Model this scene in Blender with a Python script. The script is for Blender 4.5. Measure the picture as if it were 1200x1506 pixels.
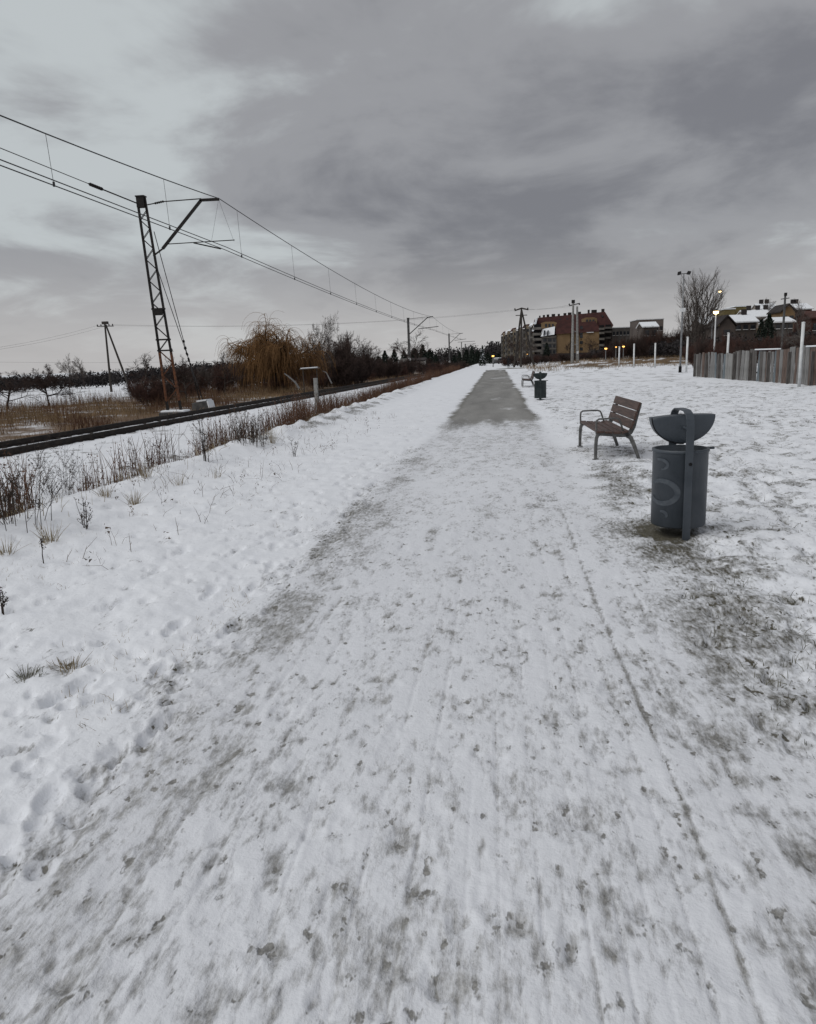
import bpy, bmesh, math, random
import numpy as np
from mathutils import Vector, Matrix

for o in list(bpy.data.objects):
    bpy.data.objects.remove(o)
scene = bpy.context.scene
COL = scene.collection

# ------------------------------------------------------------------ camera
FPX, CAMH, ROLL = 1090.0, 1.6, math.radians(2.0)
VPX, VPY = 730.0, 525.0            # where level ground running straight ahead vanishes


def _cd(u, v):
    return np.array([(u - 600) / FPX, -(v - 753) / FPX, -1.0])


_a = _cd(VPX, VPY)
_b = _cd(VPX + 100 * math.cos(ROLL), VPY - 100 * math.sin(ROLL))
_Y = _a / np.linalg.norm(_a)
_Z = np.cross(_b, _a)
_Z /= np.linalg.norm(_Z)
_X = np.cross(_Y, _Z)
CM = np.array([_X, _Y, _Z])        # camera space -> world
cam_d = bpy.data.cameras.new('camera')
cam = bpy.data.objects.new('camera', cam_d)
COL.objects.link(cam)
m4 = Matrix([list(CM[i]) + [0] for i in range(3)] + [[0, 0, 0, 1]])
m4.translation = Vector((0, 0, CAMH))
cam.matrix_world = m4
cam_d.sensor_fit = 'VERTICAL'
cam_d.sensor_height = 36.0
cam_d.lens = 36.0 * FPX / 1506.0
cam_d.clip_start = 0.05
cam_d.clip_end = 9000
scene.camera = cam
scene.render.resolution_x, scene.render.resolution_y = 816, 1024

# ------------------------------------------------------------------ world and sun
SUN_EL, SUN_AZ = math.radians(52), math.radians(235)
world = bpy.data.worlds.new('World')
scene.world = world
world.use_nodes = True
wn, wl = world.node_tree.nodes, world.node_tree.links
wn.clear()


def N(t, **k):
    n = wn.new(t)
    for a, b in k.items():
        setattr(n, a, b)
    return n


def wmath(op, a, b=None, c=None, clamp=False):
    n = N('ShaderNodeMath', operation=op, use_clamp=clamp)
    for i, x in enumerate((a, b, c)):
        if x is None:
            continue
        if isinstance(x, (int, float)):
            n.inputs[i].default_value = x
        else:
            wl.new(x, n.inputs[i])
    return n.outputs[0]


out = N('ShaderNodeOutputWorld')
bg = N('ShaderNodeBackground')
bg.inputs['Strength'].default_value = 0.1
sky = N('ShaderNodeTexSky', sky_type='NISHITA')
sky.sun_disc = False
sky.sun_elevation = SUN_EL
sky.sun_rotation = SUN_AZ
tc = N('ShaderNodeTexCoord')
sep = N('ShaderNodeSeparateXYZ')
wl.new(tc.outputs['Generated'], sep.inputs[0])
zz = wmath('MAXIMUM', sep.outputs[2], 0.0)
den = wmath('ADD', zz, 0.22)
cu = wmath('DIVIDE', sep.outputs[0], den)
cv = wmath('DIVIDE', sep.outputs[1], den)
comb = N('ShaderNodeCombineXYZ')
wl.new(cu, comb.inputs[0])
wl.new(cv, comb.inputs[1])


def wnoise(scale, detail, rough, off, sx=1.0, sy=1.0, dist=0.0):
    mp = N('ShaderNodeMapping')
    mp.inputs['Location'].default_value = off
    mp.inputs['Scale'].default_value = (sx, sy, 1)
    wl.new(comb.outputs[0], mp.inputs[0])
    n = N('ShaderNodeTexNoise')
    n.inputs['Scale'].default_value = scale
    n.inputs['Detail'].default_value = detail
    n.inputs['Roughness'].default_value = rough
    n.inputs['Distortion'].default_value = dist
    wl.new(mp.outputs[0], n.inputs['Vector'])
    return n.outputs[0]


n_big = wnoise(0.62, 5, 0.44, (15.22, 6.0, 0), 1.0, 0.85, 0.8)
n_mid = wnoise(1.9, 6, 0.58, (7.3, 2.2, 3), 1.0, 1.0, 0.3)
dens = wmath('ADD', wmath('ADD', wmath('MULTIPLY', n_big, 0.60), wmath('MULTIPLY', n_mid, 0.40)), wmath('MULTIPLY', sep.outputs[0], 0.09))
ramp = N('ShaderNodeValToRGB')
ramp.color_ramp.interpolation = 'EASE'
ce = ramp.color_ramp.elements
ce[0].position, ce[0].color = 0.39, (0.515, 0.550, 0.562, 1)
ce[1].position, ce[1].color = 0.62, (0.200, 0.202, 0.220, 1)
e = ce.new(0.50)
e.color = (0.318, 0.322, 0.338, 1)
wl.new(dens, ramp.inputs[0])
# lighter, slightly warm air low over the horizon
hz = N('ShaderNodeMapRange')
hz.inputs['From Min'].default_value = 0.0
hz.inputs['From Max'].default_value = 0.16
hz.inputs['To Min'].default_value = 0.75
hz.inputs['To Max'].default_value = 0.0
hz.interpolation_type = 'SMOOTHSTEP'
wl.new(zz, hz.inputs[0])
mixh = N('ShaderNodeMix', data_type='RGBA')
wl.new(hz.outputs[0], mixh.inputs['Factor'])
wl.new(ramp.outputs[0], mixh.inputs['A'])
mixh.inputs['B'].default_value = (0.545, 0.532, 0.530, 1)
# brought to the sky texture's scale (strength 0.1) and laid over it as the cloud deck
up = N('ShaderNodeMix', data_type='RGBA', blend_type='MULTIPLY')
up.inputs['Factor'].default_value = 1.0
wl.new(mixh.outputs['Result'], up.inputs['A'])
up.inputs['B'].default_value = (10, 10, 10, 1)
deck = N('ShaderNodeMix', data_type='RGBA')
deck.inputs['Factor'].default_value = 0.96
wl.new(sky.outputs[0], deck.inputs['A'])
wl.new(up.outputs['Result'], deck.inputs['B'])
wl.new(deck.outputs['Result'], bg.inputs['Color'])
wl.new(bg.outputs[0], out.inputs['Surface'])

sl = bpy.data.lights.new('sun', 'SUN')
sl.energy = 1.5
sl.angle = math.radians(55)
sl.color = (1.0, 0.985, 0.96)
so = bpy.data.objects.new('sun', sl)
COL.objects.link(so)
sd = Vector((math.sin(SUN_AZ) * math.cos(SUN_EL), math.cos(SUN_AZ) * math.cos(SUN_EL), math.sin(SUN_EL)))
so.rotation_euler = (-sd).to_track_quat('-Z', 'Y').to_euler()

vs = scene.view_settings
vs.view_transform = 'Standard'
vs.look = 'None'
vs.exposure = 0.0
vs.gamma = 1.0
vs.use_curve_mapping = False

# ------------------------------------------------------------------ helpers
rnd = random.Random(7)


def ray(u, v):
    return CM @ _cd(u, v)


def WY(u, v, y):
    """point of the photograph's pixel u,v on the upright plane y metres ahead"""
    r = ray(u, v)
    t = y / r[1]
    return np.array([0, 0, CAMH]) + t * r


def GZ(u, v, z=0.0):
    r = ray(u, v)
    t = (z - CAMH) / r[2]
    return np.array([0, 0, CAMH]) + t * r


def proj(p):
    c = CM.T @ (np.array(p, float) - np.array([0, 0, CAMH]))
    return 600 + FPX * c[0] / -c[2], 753 - FPX * c[1] / -c[2]


def smooth(a, b, x):
    t = np.clip((np.asarray(x, float) - a) / (b - a), 0, 1)
    return t * t * (3 - 2 * t)


def _hash(ix, iy, s):
    h = (ix.astype(np.int64) * 374761393 + iy.astype(np.int64) * 668265263 + s * 1442695041) & 0x7fffffff
    h = ((h ^ (h >> 13)) * 1274126177) & 0x7fffffff
    h = h ^ (h >> 16)
    return (h & 0xffff) / 65535.0


def vnoise(x, y, s=0):
    x = np.asarray(x, float)
    y = np.asarray(y, float)
    ix = np.floor(x)
    iy = np.floor(y)
    fx = x - ix
    fy = y - iy
    fx = fx * fx * (3 - 2 * fx)
    fy = fy * fy * (3 - 2 * fy)
    a = _hash(ix, iy, s)
    b = _hash(ix + 1, iy, s)
    c = _hash(ix, iy + 1, s)
    d = _hash(ix + 1, iy + 1, s)
    return (a + (b - a) * fx) * (1 - fy) + (c + (d - c) * fx) * fy


def fbm(x, y, s=0, o=4, g=0.5):
    v = 0
    a = 1.0
    n = 0
    for i in range(o):
        v = v + a * vnoise(x * 2 ** i + 17.3 * i, y * 2 ** i - 9.1 * i, s + i)
        n += a
        a *= g
    return v / n


# ---- track line and terrain
TR_S = 0.020


def track_x(y):                    # near rail
    return -12.2 + TR_S * (np.asarray(y, float) - 17)


def track_z(y):                    # foot of the rails
    return -0.40 - 0.0030 * (np.clip(y, 0, 260) - 17)


def terrain(x, y):
    x = np.asarray(x, float)
    y = np.asarray(y, float)
    z = -0.13 * smooth(8, 26, y) * np.ones_like(x)
    # uneven verge
    z = z + 0.05 * (fbm(x * 0.55, y * 0.55, 5, 3) - 0.5) * smooth(1.2, 2.5, np.abs(x))
    # bank on the left, dropping to the side of the track
    be = -5.35 - 0.25 * smooth(12, 30, y) + 0.45 * (vnoise(y * 0.22, y * 0 + 3.3, 9) - 0.5) + 0.25 * (vnoise(y * 0.8, y * 0 + 1.3, 19) - 0.5)
    d = be - x
    low = track_z(y) - 0.06
    k = smooth(0.0, 1.1, d)
    z = z + 0.10 * np.exp(-((d + 0.35) / 0.45) ** 2)
    z = z * (1 - k) + low * k - 0.22 * np.exp(-((d - 1.5) / 0.8) ** 2)
    # track bed shoulder
    tc_ = track_x(y) - 0.75
    q = np.abs(x - tc_)
    z = z + 0.035 * smooth(2.6, 1.4, q)
    # far side of the track
    f = tc_ - 1.6 - x
    z = z - 0.18 * smooth(0.0, 1.5, f)
    z = z + 0.12 * (fbm(x * 0.3, y * 0.3, 25, 3) - 0.5) * smooth(0.5, 3, f)
    z = z - 0.35 * smooth(10, 45, f) - 2.6 * smooth(35, 150, f) - 2.5 * smooth(120, 500, f)
    # right hand field and the hill beyond it
    z = z + 0.55 * smooth(5, 16, x) * smooth(75, 125, y)
    z = z + 6.5 * smooth(24, 70, x) * smooth(80, 190, y)
    z = z + 9 * smooth(200, 700, x) * smooth(100, 500, y)
    return z


def tz(x, y):
    return float(terrain(np.array([x]), np.array([y]))[0])


def ground_px(u, v):
    """march the pixel's ray to the terrain"""
    r = ray(u, v)
    z = 0.0
    for _ in range(30):
        p = GZ(u, v, z)
        z = 0.5 * z + 0.5 * tz(p[0], p[1])
    p = GZ(u, v, z)
    return p


def at_u(u, y, v=525):
    """x of the photograph's column u at distance y, and the ground height there"""
    p = WY(u, v, y)
    return p[0], y, tz(p[0], y)


# ---- materials
MATS = {}


def mat(name, c1, c2=None, scale=8.0, rough=0.8, bump=0.0, bscale=None, metal=0.0, stretch=(1, 1, 1), detail=5, spec=0.3, lo=0.35, hi=0.65):
    if name in MATS:
        return MATS[name]
    m = bpy.data.materials.new(name)
    m.use_nodes = True
    nt = m.node_tree
    b = nt.nodes['Principled BSDF']
    b.inputs['Roughness'].default_value = rough
    b.inputs['Metallic'].default_value = metal
    b.inputs['Specular IOR Level'].default_value = spec
    tcn = nt.nodes.new('ShaderNodeTexCoord')
    mp = nt.nodes.new('ShaderNodeMapping')
    mp.inputs['Scale'].default_value = stretch
    nt.links.new(tcn.outputs['Object'], mp.inputs[0])
    n = nt.nodes.new('ShaderNodeTexNoise')
    n.inputs['Scale'].default_value = scale
    n.inputs['Detail'].default_value = detail
    nt.links.new(mp.outputs[0], n.inputs['Vector'])
    r = nt.nodes.new('ShaderNodeValToRGB')
    r.color_ramp.elements[0].position = lo
    r.color_ramp.elements[1].position = hi
    r.color_ramp.elements[0].color = (*c1, 1)
    r.color_ramp.elements[1].color = (*(c2 or tuple(min(1, x * 1.25) for x in c1)), 1)
    nt.links.new(n.outputs[0], r.inputs[0])
    nt.links.new(r.outputs[0], b.inputs['Base Color'])
    if bump:
        n2 = nt.nodes.new('ShaderNodeTexNoise')
        n2.inputs['Scale'].default_value = bscale or scale * 4
        n2.inputs['Detail'].default_value = 4
        nt.links.new(mp.outputs[0], n2.inputs['Vector'])
        bp = nt.nodes.new('ShaderNodeBump')
        bp.inputs['Strength'].default_value = bump
        bp.inputs['Distance'].default_value = 0.02
        nt.links.new(n2.outputs[0], bp.inputs['Height'])
        nt.links.new(bp.outputs[0], b.inputs['Normal'])
    MATS[name] = m
    return m


def emat(name, col, strength):
    m = bpy.data.materials.new(name)
    m.use_nodes = True
    b = m.node_tree.nodes['Principled BSDF']
    b.inputs['Base Color'].default_value = (*col, 1)
    b.inputs['Emission Color'].default_value = (*col, 1)
    b.inputs['Emission Strength'].default_value = strength
    MATS[name] = m
    return m


M_SNOW = mat('snow', (0.74, 0.77, 0.80), (0.82, 0.84, 0.87), 3, 0.7, 0.3, 30)
M_STEEL = mat('dark_steel', (0.010, 0.010, 0.010), (0.026, 0.021, 0.019), 14, 0.6, 0.2, 60, 0.3)
M_RUST = mat('rusty_steel', (0.06, 0.028, 0.016), (0.17, 0.068, 0.032), 9, 0.85, 0.3, 50)
M_RAIL = mat('rail_steel', (0.016, 0.013, 0.012), (0.035, 0.026, 0.02), 6, 0.7, 0.2, 40)
M_SLEEP = mat('sleeper_wood', (0.025, 0.02, 0.017), (0.06, 0.05, 0.042), 6, 0.9, 0.3, 40)
M_CONC = mat('concrete', (0.20, 0.20, 0.19), (0.34, 0.335, 0.32), 5, 0.9, 0.3, 40)
M_DCONC = mat('dark_concrete', (0.055, 0.055, 0.056), (0.11, 0.108, 0.105), 4, 0.9, 0.3, 30)
M_TAR = mat('tarred_wood', (0.028, 0.024, 0.021), (0.07, 0.06, 0.052), 6, 0.9, 0.3, 30, stretch=(6, 6, 0.6))
M_WIRE = mat('wire_metal', (0.03, 0.03, 0.032), (0.05, 0.05, 0.052), 2, 0.6)
M_BIN = mat('bin_paint', (0.040, 0.050, 0.062), (0.060, 0.071, 0.085), 5, 0.45, 0.12, 90, 0.0, spec=0.45)
M_BIND = mat('bin_paint_green', (0.018, 0.026, 0.027), (0.03, 0.04, 0.04), 5, 0.5)
M_GRAF = mat('faded_spray_paint', (0.052, 0.062, 0.075), (0.082, 0.094, 0.108), 22, 0.6)
M_CAST = mat('cast_grey_metal', (0.085, 0.085, 0.083), (0.15, 0.148, 0.143), 12, 0.55, 0.25, 70, 0.2)
M_WOOD = mat('stained_wood', (0.042, 0.025, 0.020), (0.100, 0.060, 0.048), 7, 0.5, 0.3, 40, stretch=(6, 0.5, 6))
M_BLACK = mat('dark_hole', (0.008, 0.008, 0.009), (0.012, 0.012, 0.013), 5, 0.9)
M_WHITE = mat('white_paint', (0.55, 0.56, 0.56), (0.74, 0.75, 0.75), 4, 0.6)
M_GREYW = mat('weathered_wood', (0.10, 0.097, 0.095), (0.24, 0.235, 0.23), 5, 0.9, 0.4, 30, stretch=(9, 9, 0.6))
M_BARK = mat('dark_bark', (0.028, 0.021, 0.018), (0.065, 0.05, 0.042), 6, 0.95)
M_BARKG = mat('grey_bark', (0.065, 0.055, 0.048), (0.13, 0.115, 0.10), 6, 0.95)
M_TWIG = mat('dark_twigs', (0.040, 0.026, 0.022), (0.078, 0.052, 0.044), 1.2, 0.95)
M_TWIGR = mat('reddish_twigs', (0.060, 0.030, 0.024), (0.105, 0.056, 0.044), 1.2, 0.95)
M_TWIGG = mat('grey_twigs', (0.085, 0.070, 0.062), (0.145, 0.122, 0.108), 1.2, 0.95)
M_WILL = mat('willow_twigs', (0.135, 0.072, 0.030), (0.25, 0.138, 0.057), 0.9, 0.95)
M_CONIF = mat('conifer_needles', (0.010, 0.017, 0.012), (0.026, 0.036, 0.026), 1.4, 0.9)
M_WEED = mat('dry_weed', (0.055, 0.037, 0.027), (0.13, 0.088, 0.058), 2.5, 0.95)
M_WEEDR = mat('red_brown_weed', (0.080, 0.040, 0.026), (0.16, 0.088, 0.055), 0.8, 0.95)
M_STRAW = mat('straw_grass', (0.16, 0.105, 0.058), (0.34, 0.24, 0.135), 0.35, 0.95)
M_STRAW2 = mat('pale_straw', (0.20, 0.16, 0.10), (0.38, 0.31, 0.20), 3, 0.95)
M_GREENG = mat('wet_grass', (0.060, 0.062, 0.035), (0.15, 0.14, 0.08), 4, 0.9)


# ---- mesh helpers
def mesh_np(name, V, F):
    """V (n,3); F int array (k,3) or (k,4), or a list of such arrays"""
    me = bpy.data.meshes.new(name)
    V = np.asarray(V, np.float32)
    Fs = F if isinstance(F, list) else [F]
    Fs = [np.asarray(f, np.int32) for f in Fs if len(f)]
    me.vertices.add(len(V))
    me.vertices.foreach_set('co', V.ravel())
    nl = sum(f.size for f in Fs)
    nf = sum(len(f) for f in Fs)
    me.loops.add(nl)
    me.polygons.add(nf)
    me.loops.foreach_set('vertex_index', np.concatenate([f.ravel() for f in Fs]))
    tot = np.concatenate([np.full(len(f), f.shape[1], np.int32) for f in Fs])
    st = np.concatenate([[0], np.cumsum(tot)[:-1]]).astype(np.int32)
    me.polygons.foreach_set('loop_start', st)
    me.update(calc_edges=True)
    me.validate()
    return me


def link(name, data, parent=None, m=None):
    o = bpy.data.objects.new(name, data)
    COL.objects.link(o)
    if m is not None and data is not None:
        if not data.materials:
            data.materials.append(m)
    if parent is not None:
        o.parent = parent
    return o


def tag(o, label, cat, group=None, kind=None):
    o['label'] = label
    if cat:
        o['category'] = cat
    if group:
        o['group'] = group
    if kind:
        o['kind'] = kind
    return o


def thing(name, label, cat, loc=(0, 0, 0), rz=0.0, group=None):
    o = link(name, None)
    o.location = loc
    o.rotation_euler = (0, 0, rz)
    o.empty_display_size = 0.2
    return tag(o, label, cat, group)


def copy_tree(o, parent=None):
    c = o.copy()
    COL.objects.link(c)
    c.parent = parent
    for ch in list(o.children):
        copy_tree(ch, c)
    return c


class MB:
    """collects shapes for one mesh"""

    def __init__(s):
        s.v = []
        s.f = []

    def add(s, vs_, fs):
        b = len(s.v)
        s.v += [tuple(map(float, p)) for p in vs_]
        s.f += [tuple(i + b for i in f) for f in fs]
        return s

    def box(s, c, d, rz=0.0, rx=0.0, ry=0.0):
        R = Matrix.Rotation(rz, 3, 'Z') @ Matrix.Rotation(ry, 3, 'Y') @ Matrix.Rotation(rx, 3, 'X')
        vs_ = []
        for z in (-.5, .5):
            for y in (-.5, .5):
                for x in (-.5, .5):
                    vs_.append(R @ Vector((x * d[0], y * d[1], z * d[2])) + Vector(c))
        return s.add(vs_, [(0, 2, 3, 1), (4, 5, 7, 6), (0, 1, 5, 4), (2, 6, 7, 3), (0, 4, 6, 2), (1, 3, 7, 5)])

    def bar(s, a, b, w, h, upv=(0, 0, 1)):
        a, b = Vector(a), Vector(b)
        t = (b - a).normalized()
        sd_ = t.cross(Vector(upv))
        if sd_.length < 1e-4:
            sd_ = t.cross(Vector((0, 1, 0)))
        sd_.normalize()
        u_ = sd_.cross(t)
        vs_ = []
        for p in (a, b):
            for i, j in ((-1, -1), (1, -1), (1, 1), (-1, 1)):
                vs_.append(p + sd_ * (i * w / 2) + u_ * (j * h / 2))
        return s.add(vs_, [(0, 1, 2, 3), (7, 6, 5, 4), (0, 4, 5, 1), (1, 5, 6, 2), (2, 6, 7, 3), (3, 7, 4, 0)])

    def tube(s, pts, rad, n=6, cap=True):
        P = [Vector(p) for p in pts]
        if not hasattr(rad, '__len__'):
            rad = [rad] * len(P)
        vs_, fs = [], []
        prev = None
        for i, p in enumerate(P):
            t = (P[min(i + 1, len(P) - 1)] - P[max(i - 1, 0)]).normalized()
            if prev is None:
                ref = Vector((0, 0, 1)) if abs(t.z) < 0.9 else Vector((1, 0, 0))
                a = t.cross(ref).normalized()
            else:
                a = (prev - t * prev.dot(t)).normalized()
            prev = a
            b = t.cross(a)
            for k in range(n):
                w = 2 * math.pi * k / n
                vs_.append(p + (a * math.cos(w) + b * math.sin(w)) * rad[i])
        for i in range(len(P) - 1):
            for k in range(n):
                k2 = (k + 1) % n
                fs.append((i * n + k, i * n + k2, (i + 1) * n + k2, (i + 1) * n + k))
        if cap:
            fs.append(tuple(range(n))[::-1])
            fs.append(tuple((len(P) - 1) * n + k for k in range(n)))
        return s.add(vs_, fs)

    def lathe(s, prof, n=24, c=(0, 0, 0)):
        vs_, fs = [], []
        for r, z in prof:
            for k in range(n):
                w = 2 * math.pi * k / n
                vs_.append((c[0] + r * math.cos(w), c[1] + r * math.sin(w), c[2] + z))
        for i in range(len(prof) - 1):
            for k in range(n):
                k2 = (k + 1) % n
                fs.append((i * n + k, i * n + k2, (i + 1) * n + k2, (i + 1) * n + k))
        return s.add(vs_, fs)

    def prism(s, poly, a, b, axis='y'):
        """poly of 2-D points swept from a to b along the axis"""
        n = len(poly)
        vs_ = []
        for t in (a, b):
            for p, q in poly:
                vs_.append({'y': (p, t, q), 'x': (t, p, q), 'z': (p, q, t)}[axis])
        fs = [tuple(range(n)), tuple(range(2 * n - 1, n - 1, -1))]
        for i in range(n):
            j = (i + 1) % n
            fs.append((i, i + n, j + n, j))
        return s.add(vs_, fs)

    def mesh(s, name):
        me = bpy.data.meshes.new(name)
        me.from_pydata(s.v, [], s.f)
        bm = bmesh.new()
        bm.from_mesh(me)
        bmesh.ops.recalc_face_normals(bm, faces=bm.faces)
        bm.to_mesh(me)
        bm.free()
        me.update()
        return me

    def build(s, name, m, parent=None, smooth_=False, bevel=0.0):
        me = s.mesh(name)
        if smooth_:
            for p in me.polygons:
                p.use_smooth = True
        o = link(name, me, parent, m)
        if bevel:
            bv = o.modifiers.new('bevel', 'BEVEL')
            bv.width = bevel
            bv.segments = 2
            bv.limit_method = 'ANGLE'
        return o


def tubes_np(P, R, sides=3):
    """P (k,n,3) polylines, R (k,n) radii -> V, F"""
    P = np.asarray(P, float)
    R = np.asarray(R, float)
    k, n, _ = P.shape
    T = np.gradient(P, axis=1)
    T /= np.linalg.norm(T, axis=2, keepdims=True) + 1e-9
    ref = np.array([0.31, 0.17, 0.93])
    A = np.cross(T, ref)
    A /= np.linalg.norm(A, axis=2, keepdims=True) + 1e-9
    B = np.cross(T, A)
    w = np.arange(sides) * 2 * np.pi / sides
    V = P[:, :, None, :] + R[:, :, None, None] * (A[:, :, None, :] * np.cos(w)[None, None, :, None] + B[:, :, None, :] * np.sin(w)[None, None, :, None])
    idx = np.arange(k * n * sides).reshape(k, n, sides)
    a = idx[:, :-1, :]
    b = np.roll(idx, -1, axis=2)[:, :-1, :]
    c = np.roll(idx, -1, axis=2)[:, 1:, :]
    d = idx[:, 1:, :]
    F = np.stack([a, b, c, d], -1).reshape(-1, 4)
    return V.reshape(-1, 3), F


def join_np(parts):
    V, F, o = [], [], 0
    for v, f in parts:
        V.append(v)
        F.append(f + o)
        o += len(v)
    return np.concatenate(V), F


# ------------------------------------------------------------------ ground and path
RNG = np.random.default_rng(11)
th_f = np.radians(np.arange(-58, 46, 0.165))
th_b = np.radians(np.linspace(46, 302, 90)[:-1])
TH = np.concatenate([th_f, th_b])
RR = np.concatenate([[0.25, 0.45, 0.65], np.exp(np.linspace(math.log(0.85), math.log(75), 600)), np.exp(np.linspace(math.log(76.5), math.log(6000), 90))])
nr, nt_ = len(RR), len(TH)
GX = RR[:, None] * np.sin(TH)[None, :]
GY = RR[:, None] * np.cos(TH)[None, :]
GH = terrain(GX, GY)
near = smooth(60, 30, RR)[:, None]
# small scale relief of thin trodden snow
edgeL = -1.50 + 0.18 * (fbm(GY * 0.9, GY * 0 + 2.2, 31, 3) - 0.5) + 0.16 * smooth(12, 22, GY)
edgeR = 1.08 + 0.18 * (fbm(GY * 0.8, GY * 0 + 5.2, 41, 3) - 0.5)
inpath = smooth(-0.22, 0.22, GX - edgeL) * smooth(-0.22, 0.22, edgeR - GX)
right = smooth(0.0, 0.7, GX - edgeR)
left = smooth(0.0, 0.7, edgeL - GX)
rough_r = fbm(GX * 3.0, GY * 3.0, 51, 4)
rough_f = fbm(GX * 9.0, GY * 9.0, 61, 3)
GH = GH + near * (right * 0.11 * (rough_r - 0.5) + right * 0.05 * (rough_f - 0.5) + left * 0.055 * (rough_r - 0.5) + left * 0.030 * (rough_f - 0.5))
GH = GH + near * inpath * (0.010 * (rough_f - 0.5) + 0.012 * (fbm(GX * 4, GY * 1.6, 71, 3) - 0.5)) + 0.02 * (left + right) * near
bk_ = -5.5 - GX
lump = np.exp(-((bk_ + 0.35) / 0.55) ** 2) * smooth(12, 17, GY) * smooth(60, 34, GY)
lf_ = fbm(GX * 2.3, GY * 1.5, 401, 3)
GH = GH + lump * 0.42 * np.clip(lf_ - 0.42, 0, 1)
# how thin the snow lies (1 = bare)
bare = np.zeros_like(GX)
stre = fbm(GX * 10.0, GY * 2.4, 81, 4, 0.55)
stre2 = fbm(GX * 3.0, GY * 0.9, 91, 4)
fine = fbm(GX * 17, GY * 9, 101, 3, 0.6)
bare += inpath * (0.19 + 0.55 * (stre - 0.5) + 0.22 * (stre2 - 0.5) + 0.45 * (fine - 0.5))
bare += inpath * 0.10 * smooth(6, 16, GY)
# further on the path is swept bare
sw = smooth(16.8, 22.6, GY + 4.0 * (fbm(GX * 3.2, GY * 0.5, 111, 4) - 0.5))
sw = sw * smooth(105, 102.5, GY)
bare -= 0.25 * inpath * smooth(101, 104, GY)
bare += inpath * sw * (0.85 - 0.6 * smooth(0.54, 0.72, fbm(GX * 0.9, GY * 0.35, 121, 4)))
bare += 0.5 * sw * np.exp(-(np.minimum(np.abs(GX - edgeL), np.abs(GX - edgeR)) / 0.22) ** 2) * smooth(.42, .6, fbm(GX * 1.5, GY * .8, 123, 4)) * (GY > 0)
# worn verges
vl = np.exp(-((GX - edgeL - 0.08) / 0.30) ** 2) * smooth(16, 10, GY)
vr = np.exp(-((GX - edgeR - 0.10 - 0.03 * GY) / 0.30) ** 2) * smooth(14, 9.5, GY) * (1 + 0.35 * smooth(6, 3, GY))
wn1 = fbm(GX * 4.5, GY * 1.5, 131, 4)
bare += vl * (0.14 + 1.15 * np.clip(wn1 - 0.40, 0, 1) * 2) * (1 - 0.3 * inpath)
wn2 = fbm(GX * 2.6, GY * 2.0, 141, 5, 0.6)
bare += vr * (0.16 + 1.25 * np.clip(wn2 - 0.40, 0, 1) * 2.2)
rg = fbm(GX * 5.5, GY * 5.5, 151, 4, 0.6)
rg2 = fbm(GX * 0.7, GY * 0.7, 161, 3)
bare += right * near * (0.13 + np.clip(rg - 0.50, 0, 1) * (1.3 + 2.6 * rg2) * 1.1)
bare += right * 0.14 * smooth(2.4, 0.3, GX - edgeR) * smooth(9, 5, GY) * np.clip(fbm(GX * 1.6, GY * 1.2, 155, 4) - 0.38, 0, 1) * 2
bare += left * near * (0.06 + np.clip(rg - 0.60, 0, 1) * 1.6 * smooth(-4.6, -2, GX)) * smooth(-6, -5, GX)
soil = np.zeros(GX.shape + (3,))
gcol = np.array([0.085, 0.078, 0.058])
soil[:] = gcol
ac = np.array([0.235, 0.232, 0.222])
asp = np.clip(inpath, 0, 1)[..., None]
soil = soil * (1 - asp) + ac * asp * (0.66 + 0.68 * fbm(GX * 2.2, GY * 0.45, 171, 4))[..., None]


def rsel(x, y, rad):
    r0 = math.hypot(x, y)
    i0, i1 = np.searchsorted(RR, [max(r0 - rad, 0.2), r0 + rad])
    a = math.atan2(x, y)
    da = min(rad / max(r0, 0.3) * 1.2, 1.0)
    j0, j1 = np.searchsorted(th_f, [a - da, a + da])
    if i1 <= i0 or j1 <= j0:
        return None
    return slice(i0, min(i1 + 1, nr)), slice(j0, min(j1 + 1, len(th_f)))


def blob(x, y, lx, ly, ang, dz, db, seed=0, rim=0.0, jag=0.6):
    s = rsel(x, y, max(lx, ly) * 2.2)
    if s is None:
        return
    dx, dy = GX[s] - x, GY[s] - y
    c, sn = math.cos(ang), math.sin(ang)
    p = (dx * c + dy * sn) / lx
    q = (-dx * sn + dy * c) / ly
    d2 = p * p + q * q
    if jag:
        d2 = d2 * (1 + jag * 1.6 * (fbm(GX[s] * 14, GY[s] * 9, 300 + seed, 3, 0.6) - 0.5))
    k = np.exp(-np.abs(d2) ** (2.4 if 0 < jag < .5 else 1.5 if jag else 1.0))
    if jag:
        sp = fbm(GX[s] * 26, GY[s] * 15, 400 + seed, 3, 0.65)
        kb = k * np.clip(0.15 + 2.6 * (sp - 0.32), 0, 1.25)
    else:
        kb = k
    GH[s] += -dz * k + rim * np.exp(-((np.sqrt(np.abs(d2)) - 1.25) / 0.22) ** 2)
    bare[s] += db * 0.78 * kb


def foot(x, y, ang, dz, db, sc=1.0):
    c, s = math.cos(ang), math.sin(ang)
    blob(x - s * 0.055 * sc, y + c * 0.055 * sc, 0.050 * sc, 0.095 * sc, ang, dz, db, 1, dz * 0.25, 0.3)
    blob(x + s * 0.095 * sc, y - c * 0.095 * sc, 0.038 * sc, 0.050 * sc, ang, dz, db * 0.8, 2, dz * 0.2, 0.3)


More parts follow.
